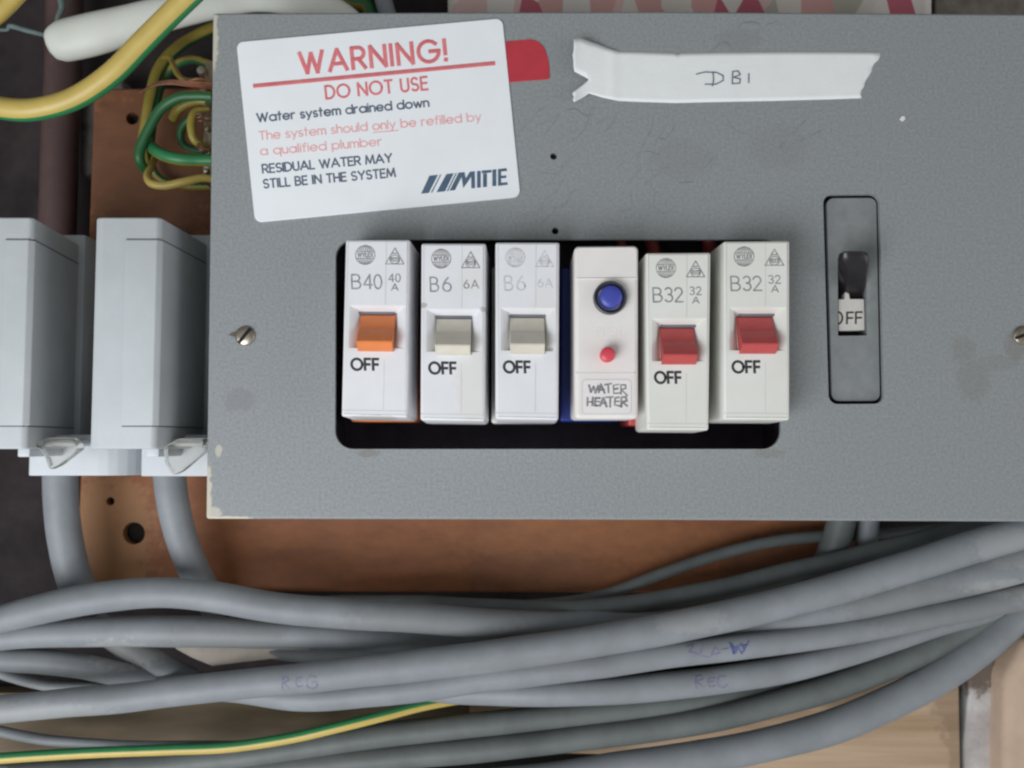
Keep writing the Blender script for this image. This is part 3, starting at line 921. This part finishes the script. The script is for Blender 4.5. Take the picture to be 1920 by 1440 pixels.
# paper tag among the cables
mb = MB()
rows = []
for j in range(2):
    rows.append([at(x, (y0, y1)[j], .0405 - .0006 * math.sin(i * .9)) for i, (x, y0, y1) in enumerate(
        [(330, 1190, 1216), (360, 1190, 1232), (398, 1190, 1248), (440, 1190, 1243), (480, 1190, 1238), (525, 1194, 1233), (580, 1200, 1230)])])
mb.loft(rows, closed=False, caps=(False, False))
tg = mb.build('paper_tag', M['tag'], label='beige paper tag tucked behind the cables at left', cat='tag')
sm = tg.modifiers.new('thick', 'SOLIDIFY'); sm.thickness = 0.0003


# handwriting on the cables
def on_cable(key):
    mb, o = CABLES[key]
    bvh = BVHTree.FromPolygons([tuple(v) for v in mb.v], mb.f)

    def surf(px, py):
        d = (at(px, py, 0.02) - CAM).normalized()
        hit = bvh.ray_cast(CAM, d)
        return hit[0]
    return surf, o


def writing(key, polys, w, m):
    surf, o = on_cable(key)
    mb = MB()
    dense = []
    for p in polys:
        q = [p[0]]
        for a, b in zip(p[:-1], p[1:]):
            n = max(1, int((Vector(b) - Vector(a)).length / 4))
            q += [(a[0] + (b[0] - a[0]) * k / n, a[1] + (b[1] - a[1]) * k / n) for k in range(1, n + 1)]
        dense.append(q)
    strokes(mb, dense, w, .01, t=.00007, surf=surf)
    mb.build('handwriting', M[m], o)


writing('c3', [[(531, 1270), (529, 1282), (530, 1295)], [(529, 1272), (538, 1269), (542, 1275), (531, 1281), (537, 1285), (544, 1294)],
               [(566, 1270), (557, 1272), (554, 1281), (559, 1288), (567, 1286)], [(556, 1279), (564, 1277)],
               [(592, 1270), (582, 1267), (575, 1276), (576, 1288), (586, 1292), (595, 1287), (594, 1279), (585, 1280)]], 2.8, 'ink_violet')
writing('c6', [[(1306, 1268), (1304, 1279), (1306, 1291)], [(1305, 1268), (1315, 1266), (1318, 1273), (1306, 1278), (1320, 1290)],
               [(1340, 1271), (1330, 1272), (1326, 1280), (1331, 1288), (1341, 1286)], [(1328, 1279), (1337, 1278)],
               [(1360, 1268), (1349, 1268), (1345, 1277), (1348, 1287), (1358, 1289), (1364, 1283)]], 2.7, 'ink_violet')
writing('c5', [[(1288, 1212), (1302, 1208), (1292, 1222), (1310, 1226), (1300, 1232)], [(1318, 1208), (1312, 1230), (1330, 1232)], [(1334, 1226), (1342, 1212), (1350, 1224), (1334, 1228)],
               [(1352, 1218), (1372, 1214)]], 3.0, 'ink_violet')
writing('c5', [[(1368, 1204), (1376, 1226), (1384, 1210), (1391, 1226), (1404, 1202)], [(1372, 1206), (1380, 1224), (1390, 1206), (1396, 1220)], [(1374, 1214), (1402, 1208)]], 3.4, 'ink_blue')

# ------------------------------------------------------------------ the grey panel
unit = thing('consumer_unit', 'grey hammered metal fuse panel with cut-out and recessed main switch', 'fuse panel', at(1150, 975, .05))
OUT = [(399, 24), (1230, 21), (2060, 27), (2064, 979), (1200, 975), (386, 973)]
HOLE = round_poly([(629, 449), (1466, 449), (1464, 842), (628, 842)], [34, 34, 34, 34], 8)
WIN = round_poly([(1543, 365), (1649, 364), (1657, 757), (1554, 758)], 17, 6)
mb = MB()
plate(mb, round_poly(OUT, [5, 0, 5, 5, 0, 5], 4), 0.0, 0.0016, 0.0007,
      holes=[HOLE, WIN, circle_px(1038, 293, 6.5, 14), circle_px(1041, 433, 6.5, 14)], hole_depth=0.0016)
# folded sides of the box
c = [at(x, y, 0) for x, y in (OUT[0], OUT[2], OUT[3], OUT[5])]
inn = offset3(c, .0007)
mb.loft([[Vector((p.x, .0016, p.z)) for p in offset3(c, .0002)], [Vector((p.x, .052, p.z)) for p in offset3(c, .0002)]], caps=(False, False))
mb.build('front_cover', M['panel'], unit, smooth=50)
# dark inside
mb = MB()
x0, x1, z0, z1 = at(600, 700, 0).x, at(1500, 700, 0).x, at(900, 880, 0).z, at(900, 400, 0).z
Q = [Vector((x0, 0, z0)), Vector((x1, 0, z0)), Vector((x1, 0, z1)), Vector((x0, 0, z1))]
mb.loft([[Vector((p.x, .0020, p.z)) for p in Q], [Vector((p.x, .042, p.z)) for p in Q]], caps=(False, True))
mb.build('inner_box', M['panel_in'], unit, smooth=0)
# black backing of the two small holes
mb = MB()
plate(mb, [(1020, 275), (1060, 275), (1060, 398), (1020, 398)], .0030, .0045)
mb.build('backing_strip', M['panel_in'], unit)
# red insulation glimpsed inside, above the breakers
for pts in ([(1150, 430, .020, 20), (1165, 455, .021, 20), (1160, 500, .023, 20)], [(1218, 425, .018, 26), (1222, 452, .018, 26), (1230, 500, .021, 26)],
            [(1328, 425, .018, 28), (1330, 452, .018, 28), (1334, 500, .021, 28)]):
    mb = MB()
    tube3(mb, cable_path(pts, 6), n=12)
    mb.build('red_wire', M['red'], unit)
# coloured socket bases the breakers plug on
for quad, m in (([(656, 505), (778, 505), (780, 791), (657, 791)], 'orange'), ([(797, 500), (906, 500), (908, 794), (796, 794)], 'white_b'), ([(922, 500), (1040, 500), (1044, 794), (921, 794)], 'white_b'),
                ([(1050, 500), (1160, 500), (1162, 791), (1050, 791)], 'blue_base'), ([(1176, 500), (1300, 500), (1302, 799), (1178, 799)], 'red'), ([(1330, 500), (1444, 500), (1446, 792), (1332, 792)], 'red')):
    mb = MB()
    plate(mb, round_poly(quad, 5, 3), .007, .03, .0008)
    mb.build('socket_base', M[m], unit)


def screw(px, py, r, ang, parent, flip=1):
    mb = MB()
    p = at(px, py, 0)
    r_ = r * pxsize(p)
    prof = ((1, .0005), (1, -.0002), (.95, -.0005), (.78, -.0008), (.4, -.00095), (.001, -.001))
    n = 28
    mb.loft([[Vector((p.x + r_ * s * math.cos(2 * math.pi * j / n), y, p.z + r_ * s * math.sin(2 * math.pi * j / n))) for j in range(n)] for s, y in prof])
    o = mb.build('screw', M['steel'], parent, smooth=60)
    mb = MB()
    d = Vector((math.cos(ang), 0, math.sin(ang))); s = Vector((-d.z, 0, d.x))
    w = r_ * .17
    q = [p + d * r_ * .93 + s * w, p - d * r_ * .93 + s * w, p - d * r_ * .93 - s * w, p + d * r_ * .93 - s * w]
    mid = [p + s * w, p - s * w]
    loops = []
    for k in range(9):
        t = -0.93 + 1.86 * k / 8
        y = -.00102 * math.sqrt(max(0, 1 - t * t * .8)) - .00008
        c_ = p + d * r_ * t
        loops.append([Vector((c_.x + s.x * a * w, yy, c_.z + s.z * a * w)) for a, yy in ((1, y), (-1, y), (-1, .0), (1, .0))])
    mb.loft(loops)
    mb.build('slot', M['hole'], o)
    return o


screw(460, 630, 19, R(52), unit)
screw(1917, 629, 18, R(20), unit)
mb = MB()
plate(mb, [(428, 628), (435, 623), (446, 620), (446, 633), (437, 631)], -.00012, .0004, .00005)
mb.build('washer_tongue', M['rust'], unit)

# recessed main switch
ms = thing('main_switch', '', '', at(1600, 757, .003))
for k in ('label', 'category'):
    del ms[k]
ms.parent = unit
ms.location = at(1600, 757, .003) - unit.location
mb = MB()
SLOT = round_poly([(1571, 486), (1624, 486), (1626, 629), (1571, 630)], 3, 3)
plate(mb, round_poly([(1549.5, 371), (1644, 370), (1651, 752), (1560, 752)], 14, 6), .0016, .010, .0003, holes=[SLOT], hole_depth=.0099)
mb.build('switch_plate', M['window_plate'], ms)
mb = MB()
plate(mb, [(1520, 340), (1680, 340), (1690, 790), (1530, 790)], .0115, .0125)
mb.build('dark_backing', M['panel_in'], ms)
# lever: rounded black paddle leaning up and out
mb = MB()
loops = []
for px, py, Y, hw, hd in ((1598, 560, .006, 17, .0022), (1598, 540, .003, 20, .0026), (1599, 520, -.001, 24, .0030), (1600, 500, -.004, 27, .0030), (1600, 486, -.006, 28, .0028), (1600, 476, -.0068, 26, .0022), (1600, 472, -.0069, 20, .0010)):
    p = at(px, py, Y); w = hw * pxsize(p)
    loops.append([Vector((p.x + w * (abs(math.cos(a)) ** .5) * (1 if math.cos(a) > 0 else -1), p.y + hd * math.sin(a), p.z)) for a in [2 * math.pi * j / 20 for j in range(20)]])
mb.loft(loops)
mb.build('lever', M['black'], ms, smooth=60)
mb = MB()
plate(mb, round_poly([(1571, 561), (1584, 560), (1585, 546), (1592, 546), (1594, 560), (1621, 560), (1622, 619), (1572, 620)], 1.5, 2), .0028, .006, .0003)
fl = mb.build('off_flag', M['flag'], ms)
mb = MB()
strokes(mb, [[(1571.5 + 8 * math.cos(R(a)), 596 + 11 * math.sin(R(a))) for a in range(-84, 85, 14)]] + text_polys('FF', (1588, 607), (1616, 606), 21, (.02, -1), gap=.22), 3.8, .0028)
mb.build('lettering', M['ink_black'], fl)
# two narrow moulding edges down the window
# pencil scribbles
SC = 3.097
scr = [[(30, 225), (70, 180), (110, 140), (150, 90), (200, 60)], [(160, 165), (220, 140), (275, 105), (240, 160), (195, 220)], [(480, 60), (450, 100), (440, 150), (410, 210), (370, 245), (350, 260)],
       [(490, 165), (540, 135), (595, 125), (580, 170), (520, 220)], [(820, 130), (805, 200), (780, 250), (740, 330), (715, 390)], [(735, 330), (790, 320), (850, 345)],
       [(850, 245), (890, 250), (920, 220), (950, 160)], [(610, 410), (650, 390), (710, 395), (745, 415), (715, 460), (680, 510)], [(640, 560), (690, 590), (700, 630), (680, 660), (620, 665)],
       [(390, 330), (340, 365), (290, 430), (230, 490), (200, 520)], [(295, 490), (260, 550), (220, 580), (180, 620), (150, 680), (140, 740)], [(250, 640), (240, 680), (190, 720), (160, 745)],
       [(1700, 145), (1640, 210), (1600, 260), (1560, 300), (1590, 320), (1650, 270), (1720, 240), (1790, 205)], [(1610, 220), (1560, 290)], [(1650, 340), (1600, 390), (1560, 420)],
       [(1160, 330), (1100, 380), (1010, 405), (950, 440)], [(1170, 350), (1140, 400), (1080, 440)], [(970, 505), (1050, 500)], [(800, 640), (840, 655), (880, 680), (940, 655)], [(1350, 660), (1400, 580)]]
scr = [[(960 + x / SC, 180 + y / SC) for x, y in p] for p in scr]
scr += [[(940 + x / 1.959, y / 1.959) for x, y in p] for p in ([(850, 125), (890, 85), (945, 88), (940, 125), (890, 160)], [(770, 190), (810, 158), (835, 165), (850, 195)], [(975, 90), (1012, 78)])]
scr += [[(705, 408), (712, 402), (722, 396)]]
rs = random.Random(21)
for k in range(12):
    x, y = rs.uniform(990, 1520), rs.uniform(205, 425)
    a = R(rs.uniform(115, 150)); q = []
    for n_ in range(5):
        q.append((x, y))
        a += rs.uniform(-.75, .75)
        x += 13 * math.cos(a); y += 13 * math.sin(a)
    if not any(a_ > 1535 for a_, _ in q):
        scr.append(q)
for q in scr:
    mb = MB()
    strokes(mb, [[p[:2] for p in spline(q, 5)]], random.choice((2.2, 2.8, 3.6)), 0.0, t=.00002)
    mb.build('pencil_scribble', M['ink_pencil'], unit)
# paint chip
mb = MB()
plate(mb, [(1687, 224), (1690, 218), (1696, 217), (1698, 223), (1693, 227)], -.0003, .0003, .0001)
mb.build('paint_chip', M['white_c'], unit)

# ------------------------------------------------------------------ stickers on the panel
mb = MB()
plate(mb, round_poly([(940, 78), (1000, 73), (1020, 84), (1030, 118), (1031, 148), (946, 155)], [0, 8, 14, 12, 3, 0], 4), -.00022, .0001, .0001)
mb.build('red_sticker', M['red_tape'], label='red vinyl sticker half hidden behind the white warning label', cat='sticker')

ws = thing('warning_sticker', 'white warning label with red heading stuck crooked on the panel', 'sticker', at(710, 415, 0))
mb = MB()
plate(mb, round_poly([(443, 79), (942, 34), (976, 369), (478, 417)], [13, 13, 14, 13], 6), -.00050, .0001, .00012)
mb.build('label_sheet', M['paper'], ws)
UPL = (-.10, -1)
YS = -.00050
mb = MB()
strokes(mb, text_polys('WARNING!', (565, 138), (837, 113), 39, UPL, gap=.3), 8.0, YS)
mb.build('heading_lettering', M['ink_red'], ws)
mb = MB()
strokes(mb, [[(477, 161.0), (926, 118.5)]], 8.4, YS)
mb.build('rule_line', M['ink_red'], ws)
mb = MB()
strokes(mb, text_polys('DO NOT USE', (612, 185), (802, 167.5), 23.5, UPL, gap=.26), 4.7, YS)
mb.build('subheading_lettering', M['ink_red'], ws)
mb = MB()
strokes(mb, text_polys('Water system drained down', (483, 228.5), (804, 199.5), 15.5, UPL, gap=.2), 3.5, YS)
strokes(mb, text_polys('RESIDUAL WATER MAY', (493, 324.5), (735, 303.5), 15.5, UPL, gap=.2), 3.5, YS)
strokes(mb, text_polys('STILL BE IN THE SYSTEM', (495, 352.5), (741, 331), 15.5, UPL, gap=.22), 3.5, YS)
mb.build('slate_lettering', M['ink_slate'], ws)
mb = MB()
strokes(mb, text_polys('The system should only be refilled by', (487, 262.5), (902, 226), 15.5, UPL, gap=.2), 2.5, YS)
strokes(mb, text_polys('a qualified plumber', (489, 291), (716, 272.5), 15.5, UPL, gap=.2), 2.5, YS)
strokes(mb, [[(700, 248.5), (747, 244.5)]], 1.8, YS)
mb.build('pale_lettering', M['ink_pale_red'], ws)
mb = MB()


def lg(x, y):
    return (470 + x / 3.765, 180 + y / 3.765)


for q in ([(1203, 690), (1258, 684), (1322, 556), (1262, 562)], [(1272, 683), (1282, 682), (1346, 553), (1338, 554)], [(1312, 679), (1372, 673), (1434, 545), (1382, 551)], [(1384, 672), (1394, 670), (1456, 543), (1447, 544)],
          [(1404, 668), (1442, 664), (1506, 538), (1468, 541)], [(1484, 540), (1510, 537), (1522, 606), (1500, 646)], [(1499, 650), (1500, 610), (1548, 534), (1580, 531), (1530, 610)],
          [(1556, 552), (1582, 530), (1584, 650), (1558, 652)],
          [(1598, 648), (1624, 645), (1624, 528), (1598, 530)], [(1640, 644), (1668, 641), (1668, 545), (1640, 548)], [(1632, 546), (1700, 540), (1700, 521), (1632, 526)],
          [(1706, 637), (1734, 634), (1734, 517), (1706, 520)], [(1746, 634), (1768, 632), (1768, 514), (1746, 516)], [(1764, 533), (1810, 529), (1806, 509), (1764, 514)],
          [(1764, 582), (1804, 578), (1804, 560), (1764, 564)], [(1764, 632), (1814, 627), (1812, 608), (1764, 613)]):
    JT[0] = (JT[0] + 1) % 9
    plate(mb, [lg(*p) for p in q], YS - .00006 - JT[0] * 4e-6, YS + .00005)
mb.build('logo', M['ink_navy'], ws, smooth=0)

# masking tape
tp = thing('masking_tape', 'torn strip of white masking tape with handwritten letters', 'tape', at(1360, 190, 0))
mb = MB()
topx = [(1078, 74), (1088, 71), (1104, 77), (1119, 82), (1140, 90), (1159, 96), (1200, 97), (1266, 99.5), (1270, 104), (1275, 99.5), (1350, 98), (1450, 97), (1560, 97), (1650, 98)]
botx = [(1104, 175), (1130, 183), (1159, 189), (1200, 191), (1267, 193), (1350, 191), (1450, 189), (1560, 186), (1615, 184)]


def interp(tab, x):
    if x <= tab[0][0]: return tab[0][1]
    for (a, b), (c_, d) in zip(tab[:-1], tab[1:]):
        if x <= c_: return b + (d - b) * (x - a) / (c_ - a)
    return tab[-1][1]


def tapeY(x, t):
    k = max(0.0, (1165 - x) / 95)
    return -.00012 - .0030 * k ** 1.6 * (0.6 + 0.7 * (1 - t)) - .0004 * math.exp(-((x - 1150) / 9) ** 2)


cols = [1104 + i * 6.2 for i in range(83)]
redge = [(98, 1650), (104, 1651), (112, 1647), (118, 1640), (124, 1636), (134, 1634), (143, 1629), (152, 1622), (163, 1620), (172, 1613), (184, 1616)]
cols = [1075 + i * 4.85 for i in range(6)] + [1104 + i * 6.2 for i in range(84)]
NH = 7
rows = []
for half in (0, 1):
    for j in range(NH):
        row = []
        for i, x in enumerate(cols):
            def yrow(x):
                a, b = interp(topx, x), interp(botx, x)
                if x < 1104:
                    k = (1104 - x) / 29
                    b = 175 + 17 * k ** .8
                    n0, n1 = 148 - 15 * k, 150 + 23 * k
                else:
                    n0 = n1 = a + (b - a) * .735 if x < 1110 else a + (b - a) * .6
                    n0 = n1 = a + (b - a) * (0.5 + 0.235 * max(0, 1 - (x - 1104) / 60))
                t = j / (NH - 1)
                return (a * (1 - t) + n0 * t) if half == 0 else (n1 * (1 - t) + b * t)
            xr = x
            if x > 1600:
                e = interp(redge, yrow(x))
                xr = 1600 + (x - 1600) / (cols[-1] - 1600) * (e - 1600)
            elif i == 0:
                xr = x + random.uniform(-1.5, 2.5)
            y = yrow(xr)
            tt = max(0, min(1, (y - interp(topx, xr)) / (interp(botx, xr) - interp(topx, xr))))
            lift = 0.0012 * max(0, (1104 - xr) / 29) ** 2 * (1 if half else 0.3)
            row.append(at(xr, y, tapeY(xr, tt) - lift))
        rows.append(row)
for a in (0, NH):
    mb.loft(rows[a:a + NH], closed=False, caps=(False, False))
ts = mb.build('tape_strip', M['tape'], tp, smooth=0)
bm = bmesh.new(); bm.from_mesh(ts.data)
bmesh.ops.remove_doubles(bm, verts=bm.verts, dist=2e-6)
bmesh.ops.recalc_face_normals(bm, faces=bm.faces)
bm.to_mesh(ts.data); bm.free()
ts.data.shade_smooth()
sm = ts.modifiers.new('thick', 'SOLIDIFY'); sm.thickness = 0.00012
mb = MB()
DBP = [[(1306, 139), (1322, 135), (1340, 136)], [(1337, 137), (1338, 150), (1336, 161)], [(1322, 158), (1342, 158), (1356, 151), (1356, 142), (1344, 136), (1336, 135)],
       [(1374, 134), (1373, 157)], [(1374, 134), (1384, 133), (1388, 140), (1376, 145), (1388, 148), (1387, 156), (1373, 157)], [(1404, 138), (1404, 155)]]
strokes(mb, DBP, 2.2, -.00026, t=.00006)
mb.build('handwriting', M['ink_slate'], tp)

# ------------------------------------------------------------------ breakers
YF = -0.013
GBK = 'plug-in breakers in the panel cut-out'


class Face:
    """maps breaker-local (u right 0..120, v down 0..332) to photo pixels on the breaker's face"""
    def __init__(self, q):
        self.q = [Vector(p) for p in q]

    def __call__(self, u, v):
        a, b = u / 120, v / 332
        p = (self.q[0] * (1 - a) + self.q[1] * a) * (1 - b) + (self.q[3] * (1 - a) + self.q[2] * a) * b
        return tuple(p)

    def polys(self, ps):
        return [[self(*p) for p in q] for q in ps]

    def p3(self, u, v, y):
        p = at(*self(u, v), YF)
        return Vector((p.x, YF + y, p.z))


def globe(cx, cy, r):
    ps = [[(cx + r * math.cos(R(a)), cy + r * math.sin(R(a))) for a in range(0, 361, 20)]]
    for k in (-.75, -.5, -.25, 0, .25, .5, .75):
        ps.append([(cx + k * r * math.cos(R(a)), cy + r * math.sin(R(a))) for a in range(-90, -19, 14)])
        ps.append([(cx + k * r * math.cos(R(a)), cy + r * math.sin(R(a))) for a in range(20, 91, 14)])
    for d in (-.36, .36):
        w_ = r * math.sqrt(1 - d * d)
        ps.append([(cx - w_, cy + d * r), (cx + w_, cy + d * r)])
    return ps


def triangle(cx, cy, s):
    ps = [[(cx - s, cy + s * .75), (cx, cy - s), (cx + s, cy + s * .75), (cx - s, cy + s * .75)], [(cx - s * .62, cy + s * .08), (cx + s * .62, cy + s * .08)], [(cx - s * .3, cy - s * .42), (cx + s * .3, cy - s * .42)]]
    ps.append([(cx + s * .52 * math.cos(R(a)), cy + s * .25 + s * .48 * math.sin(R(a))) for a in range(0, 361, 24)])
    return ps


def breaker_body(q, root, m, pocket=True):
    f = Face(q)
    mb = MB()
    out = round_poly([f(0, 0), f(120, 0), f(120, 332), f(0, 332)], 4, 3)
    if pocket:
        o1 = [(10, 123), (114, 123), (114, 203), (10, 203)]
        i1 = [(27, 135), (94, 135), (94, 203), (27, 203)]
        hole = [f(*p) for p in o1]
        plate(mb, out, YF, .0075, .0008, holes=[], flare=.0004) if False else None
        # face with pocket
        L0 = [at(x, y, YF) for x, y in out]
        loops = [[Vector((p.x, .0075, p.z)) for p in offset3(L0, -.0006)], [Vector((p.x, YF + .0008, p.z)) for p in L0]]
        for k in range(1, 4):
            a = k / 3 * math.pi / 2
            loops.append([Vector((p.x, YF + .0008 * (1 - math.sin(a)), p.z)) for p in offset3(L0, .0008 * (1 - math.cos(a)))])
        mb.loft(loops, caps=(True, False))
        hv = [f.p3(*p, 0) for p in o1]
        fr = loops[-1]
        tris = tessellate_polygon([[Vector((p.x, p.z, 0)) for p in l] for l in (fr, hv)])
        mb.add(fr + hv, [list(t) for t in tris])
        # pocket: soft chamfered walls, floor running out to flush at the bottom
        mid = [f.p3(19, 128, .0010), f.p3(105, 128, .0010), f.p3(106, 203, .0002), f.p3(18, 203, .0002)]
        inn_ = [f.p3(*i1[0], .0042), f.p3(*i1[1], .0042), f.p3(i1[2][0], 203, .0009), f.p3(i1[3][0], 203, .0009)]
        mb.loft([hv, mid, inn_], caps=(False, True))
        # bottom lip between pocket edge and floor end
    else:
        L0 = [at(x, y, YF) for x, y in out]
        plate(mb, out, YF, .0075, .0012, flare=.0004)
    mb.build('body', M[m], root, smooth=38)
    return f


def toggle(f, m, root):
    prof = [(137, .0040), (139, .0032), (163, .0004), (166, .0001), (168, -.0004), (189, -.0032), (192, -.0036), (195, -.0036), (207, -.0019), (209, -.0013), (210, .0009), (209, .0042)]
    mb = MB()
    loops = []
    for u, e in ((28, .0004), (28.6, .0), (92.4, .0), (93, .0004)):
        loops.append([f.p3(u, v, y + e) for v, y in prof])
    mb.loft(loops)
    return mb.build('toggle', M[m], root, smooth=25)


BR = [
    ([(648, 449), (769, 449), (764, 783), (640, 781)], 'white', 'orange', '40', 'white breaker with the orange toggle marked B40', 'ink_grey'),
    ([(790, 456), (911, 456), (909, 790), (788, 788)], 'white', 'cream', '6', 'white breaker with cream toggle, clearly printed B6, next to the orange one', 'ink_grey'),
    ([(929, 454), (1049, 454), (1047, 788), (929, 786)], 'white', 'cream', '6f', 'white breaker with cream toggle and worn B6 print, left of the push-button one', 'ink_faint'),
    ([(1211, 474), (1333, 473), (1329, 807), (1213, 806)], 'white_b', 'red', '32', 'red toggle B32 breaker sitting lower than its neighbours', 'ink_grey'),
    ([(1357, 452), (1481, 451), (1481, 788), (1357, 787)], 'white_b', 'red', '32', 'red toggle B32 breaker at the right end of the row', 'ink_grey'),
]
for q, body, tog, rating, label, ink in BR:
    f = Face(q)
    root = thing('circuit_breaker', label, 'circuit breaker', at(*f(60, 332), YF), GBK)
    breaker_body(q, root, body)
    toggle(f, tog, root)
    mb = MB()
    plate(mb, [f(27.6, 134.8), f(93.4, 134.8), f(93.4, 140), f(27.6, 140)], YF + .0030, YF + .0041)
    mb.build('toggle_slot', M['seam'], root)
    mb = MB()
    strokes(mb, f.polys(globe(37, 29, 18)), 1.6, YF)
    strokes(mb, f.polys(text_polys('WYLEX', (23, 32.5), (51, 32.5), 7.5, gap=.2)), 2.0, YF)
    mb.build('globe_emblem', M[ink], root)
    mb = MB()
    strokes(mb, f.polys(triangle(92, 33, 17)), 1.9, YF)
    strokes(mb, f.polys(text_polys('ASTA', (84, 41), (101, 41), 7, gap=.15)), 1.4, YF)
    mb.build('triangle_emblem', M[ink], root)
    mb = MB()
    if rating.startswith('6'):
        strokes(mb, f.polys(text_polys('B6', (18, 90), (56, 90), 26, (-.05, -1), gap=.34)), 3.0, YF)
        strokes(mb, f.polys(text_polys('6A', (80, 84), (107, 84), 15, (-.05, -1), gap=.3)), 2.1, YF)
    else:
        strokes(mb, f.polys(text_polys('B', (14, 92), (30, 92), 26, (-.05, -1)) + text_polys(rating, (36, 92), (69, 92), 26, (-.05, -1), gap=.18)), 3.1, YF)
        strokes(mb, f.polys(text_polys(rating, (82, 79), (103, 79), 14.5, (-.05, -1), gap=.25) + text_polys('A', (87, 95), (99, 95), 12)), 2.2, YF)
    mb.build('rating_print', M[ink], root)
    mb = MB()
    strokes(mb, f.polys(text_polys('OFF', (17, 244), (66, 244), 20.5, (-.06, -1), gap=.26)), 5.3, YF)
    mb.build('off_lettering', M['ink_black'], root)
    mb = MB()
    strokes(mb, f.polys([[(1.5, 320), (118.5, 320)], [(76, 3), (76, 121)], [(76, 226), (76, 318)]]), 1.2, YF, t=.00003)
    mb.build('mould_line', M['ridge'], root)

# push-button breaker
q = [(1077, 461), (1197, 460), (1197, 786), (1078, 786)]
f = Face(q)
root = thing('circuit_breaker', 'push-button breaker with blue and red buttons and handwritten tag', 'circuit breaker', at(*f(60, 332), YF), GBK)
mb = MB()
plate(mb, round_poly([f(0, 0), f(120, 0), f(120, 332), f(0, 332)], 9, 5), YF, .0075, .0012)
plate(mb, round_poly([f(2.5, 2.5), f(117.5, 2.5), f(117.5, 63), f(2.5, 63)], [8, 8, 1, 1], 5), YF - .00035, YF + .001, .0003)
mb.build('body', M['white_c'], root, smooth=38)


def button(cx, cy, r, hgt, m, name, parent, dome=.0004, base=YF + .0005):
    mb = MB()
    p = at(*f(cx, cy), YF)
    r_ = r * pxsize(p)
    n = 32
    prof = ((1, base), (1, YF - hgt + .0005), (.95, YF - hgt + .0001), (.85, YF - hgt - dome * .3), (.5, YF - hgt - dome * .8), (.001, YF - hgt - dome))
    mb.loft([[Vector((p.x + r_ * s * math.cos(2 * math.pi * j / n), y, p.z + r_ * s * math.sin(2 * math.pi * j / n))) for j in range(n)] for s, y in prof])
    return mb.build(name, M[m], parent, smooth=50)


# collar: a ring around the blue button
mb = MB()
p = at(*f(66, 101), YF)
n = 36
s_ = pxsize(p)
mb.loft([[Vector((p.x + r_ * s_ * math.cos(2 * math.pi * j / n), y, p.z + r_ * s_ * math.sin(2 * math.pi * j / n))) for j in range(n)]
         for r_, y in ((31.5, YF + .0004), (31.5, YF - .0014), (30.5, YF - .0020), (29, YF - .0021), (25, YF - .0015), (22.2, YF + .0003))], caps=(False, False))
co = mb.build('button_collar', M['collar'], root, smooth=50)
button(67, 100, 21.5, .0026, 'blue', 'blue_button', root, .0005)
button(60.5, 210, 14, .0036, 'red_btn', 'red_button', root, .0004)
mb = MB()
strokes(mb, f.polys(text_polys('PUSH', (42, 174), (87, 174), 17, gap=.25)), 1.6, YF, t=.00005)
mb.build('embossed_lettering', M['white_c'], root)
mb = MB()
plate(mb, round_poly([f(15, 257), f(106, 257), f(106, 321), f(15, 321)], 7, 4), YF - .00005, YF + .0008, .00004)
lb = mb.build('handwritten_tag', mat('tag_plastic', (0.80, 0.77, 0.765), 0.4, var=0.05), root)
mb = MB()
HW = [[(23, 263), (26, 280), (32, 268), (36, 281), (42, 264)], [(43, 281), (48, 263), (55, 282)], [(44, 275), (54, 274)], [(56, 263), (70, 261)], [(63, 262), (64, 281)],
      [(86, 263), (74, 265), (75, 281), (87, 282)], [(75, 272), (84, 271)], [(90, 283), (90, 264), (100, 264), (101, 271), (91, 274), (104, 286)],
      [(21, 292), (20, 309)], [(32, 291), (31, 310)], [(20, 301), (32, 300)], [(47, 292), (36, 293), (36, 309), (47, 309)], [(36, 301), (45, 300)],
      [(47, 310), (54, 291), (61, 311)], [(49, 304), (59, 303)], [(59, 292), (74, 290)], [(67, 291), (68, 312)], [(86, 291), (77, 292), (77, 309), (87, 309)], [(77, 300), (85, 299)],
      [(91, 311), (91, 292), (101, 291), (102, 299), (92, 302), (104, 311)]]
for q_ in HW:
    q_ = [(60 + (x - 60) * .90 + random.uniform(-.9, .9), 287 + (y - 287) * .86 + random.uniform(-1.1, 1.1)) for x, y in q_]
    strokes(mb, f.polys([q_]), random.uniform(2.4, 4.6), YF - .00005)
mb.build('handwriting', M['ink_felt'], lb)
mb = MB()
tr = round_poly([(14, 256), (107, 256), (107, 322), (14, 322)], 8, 4)
strokes(mb, f.polys([tr + [tr[0]], [(2, 243.5), (118, 243.5)]]), 1.2, YF, t=.00005)
mb.build('tag_rim', M['ridge'], root)
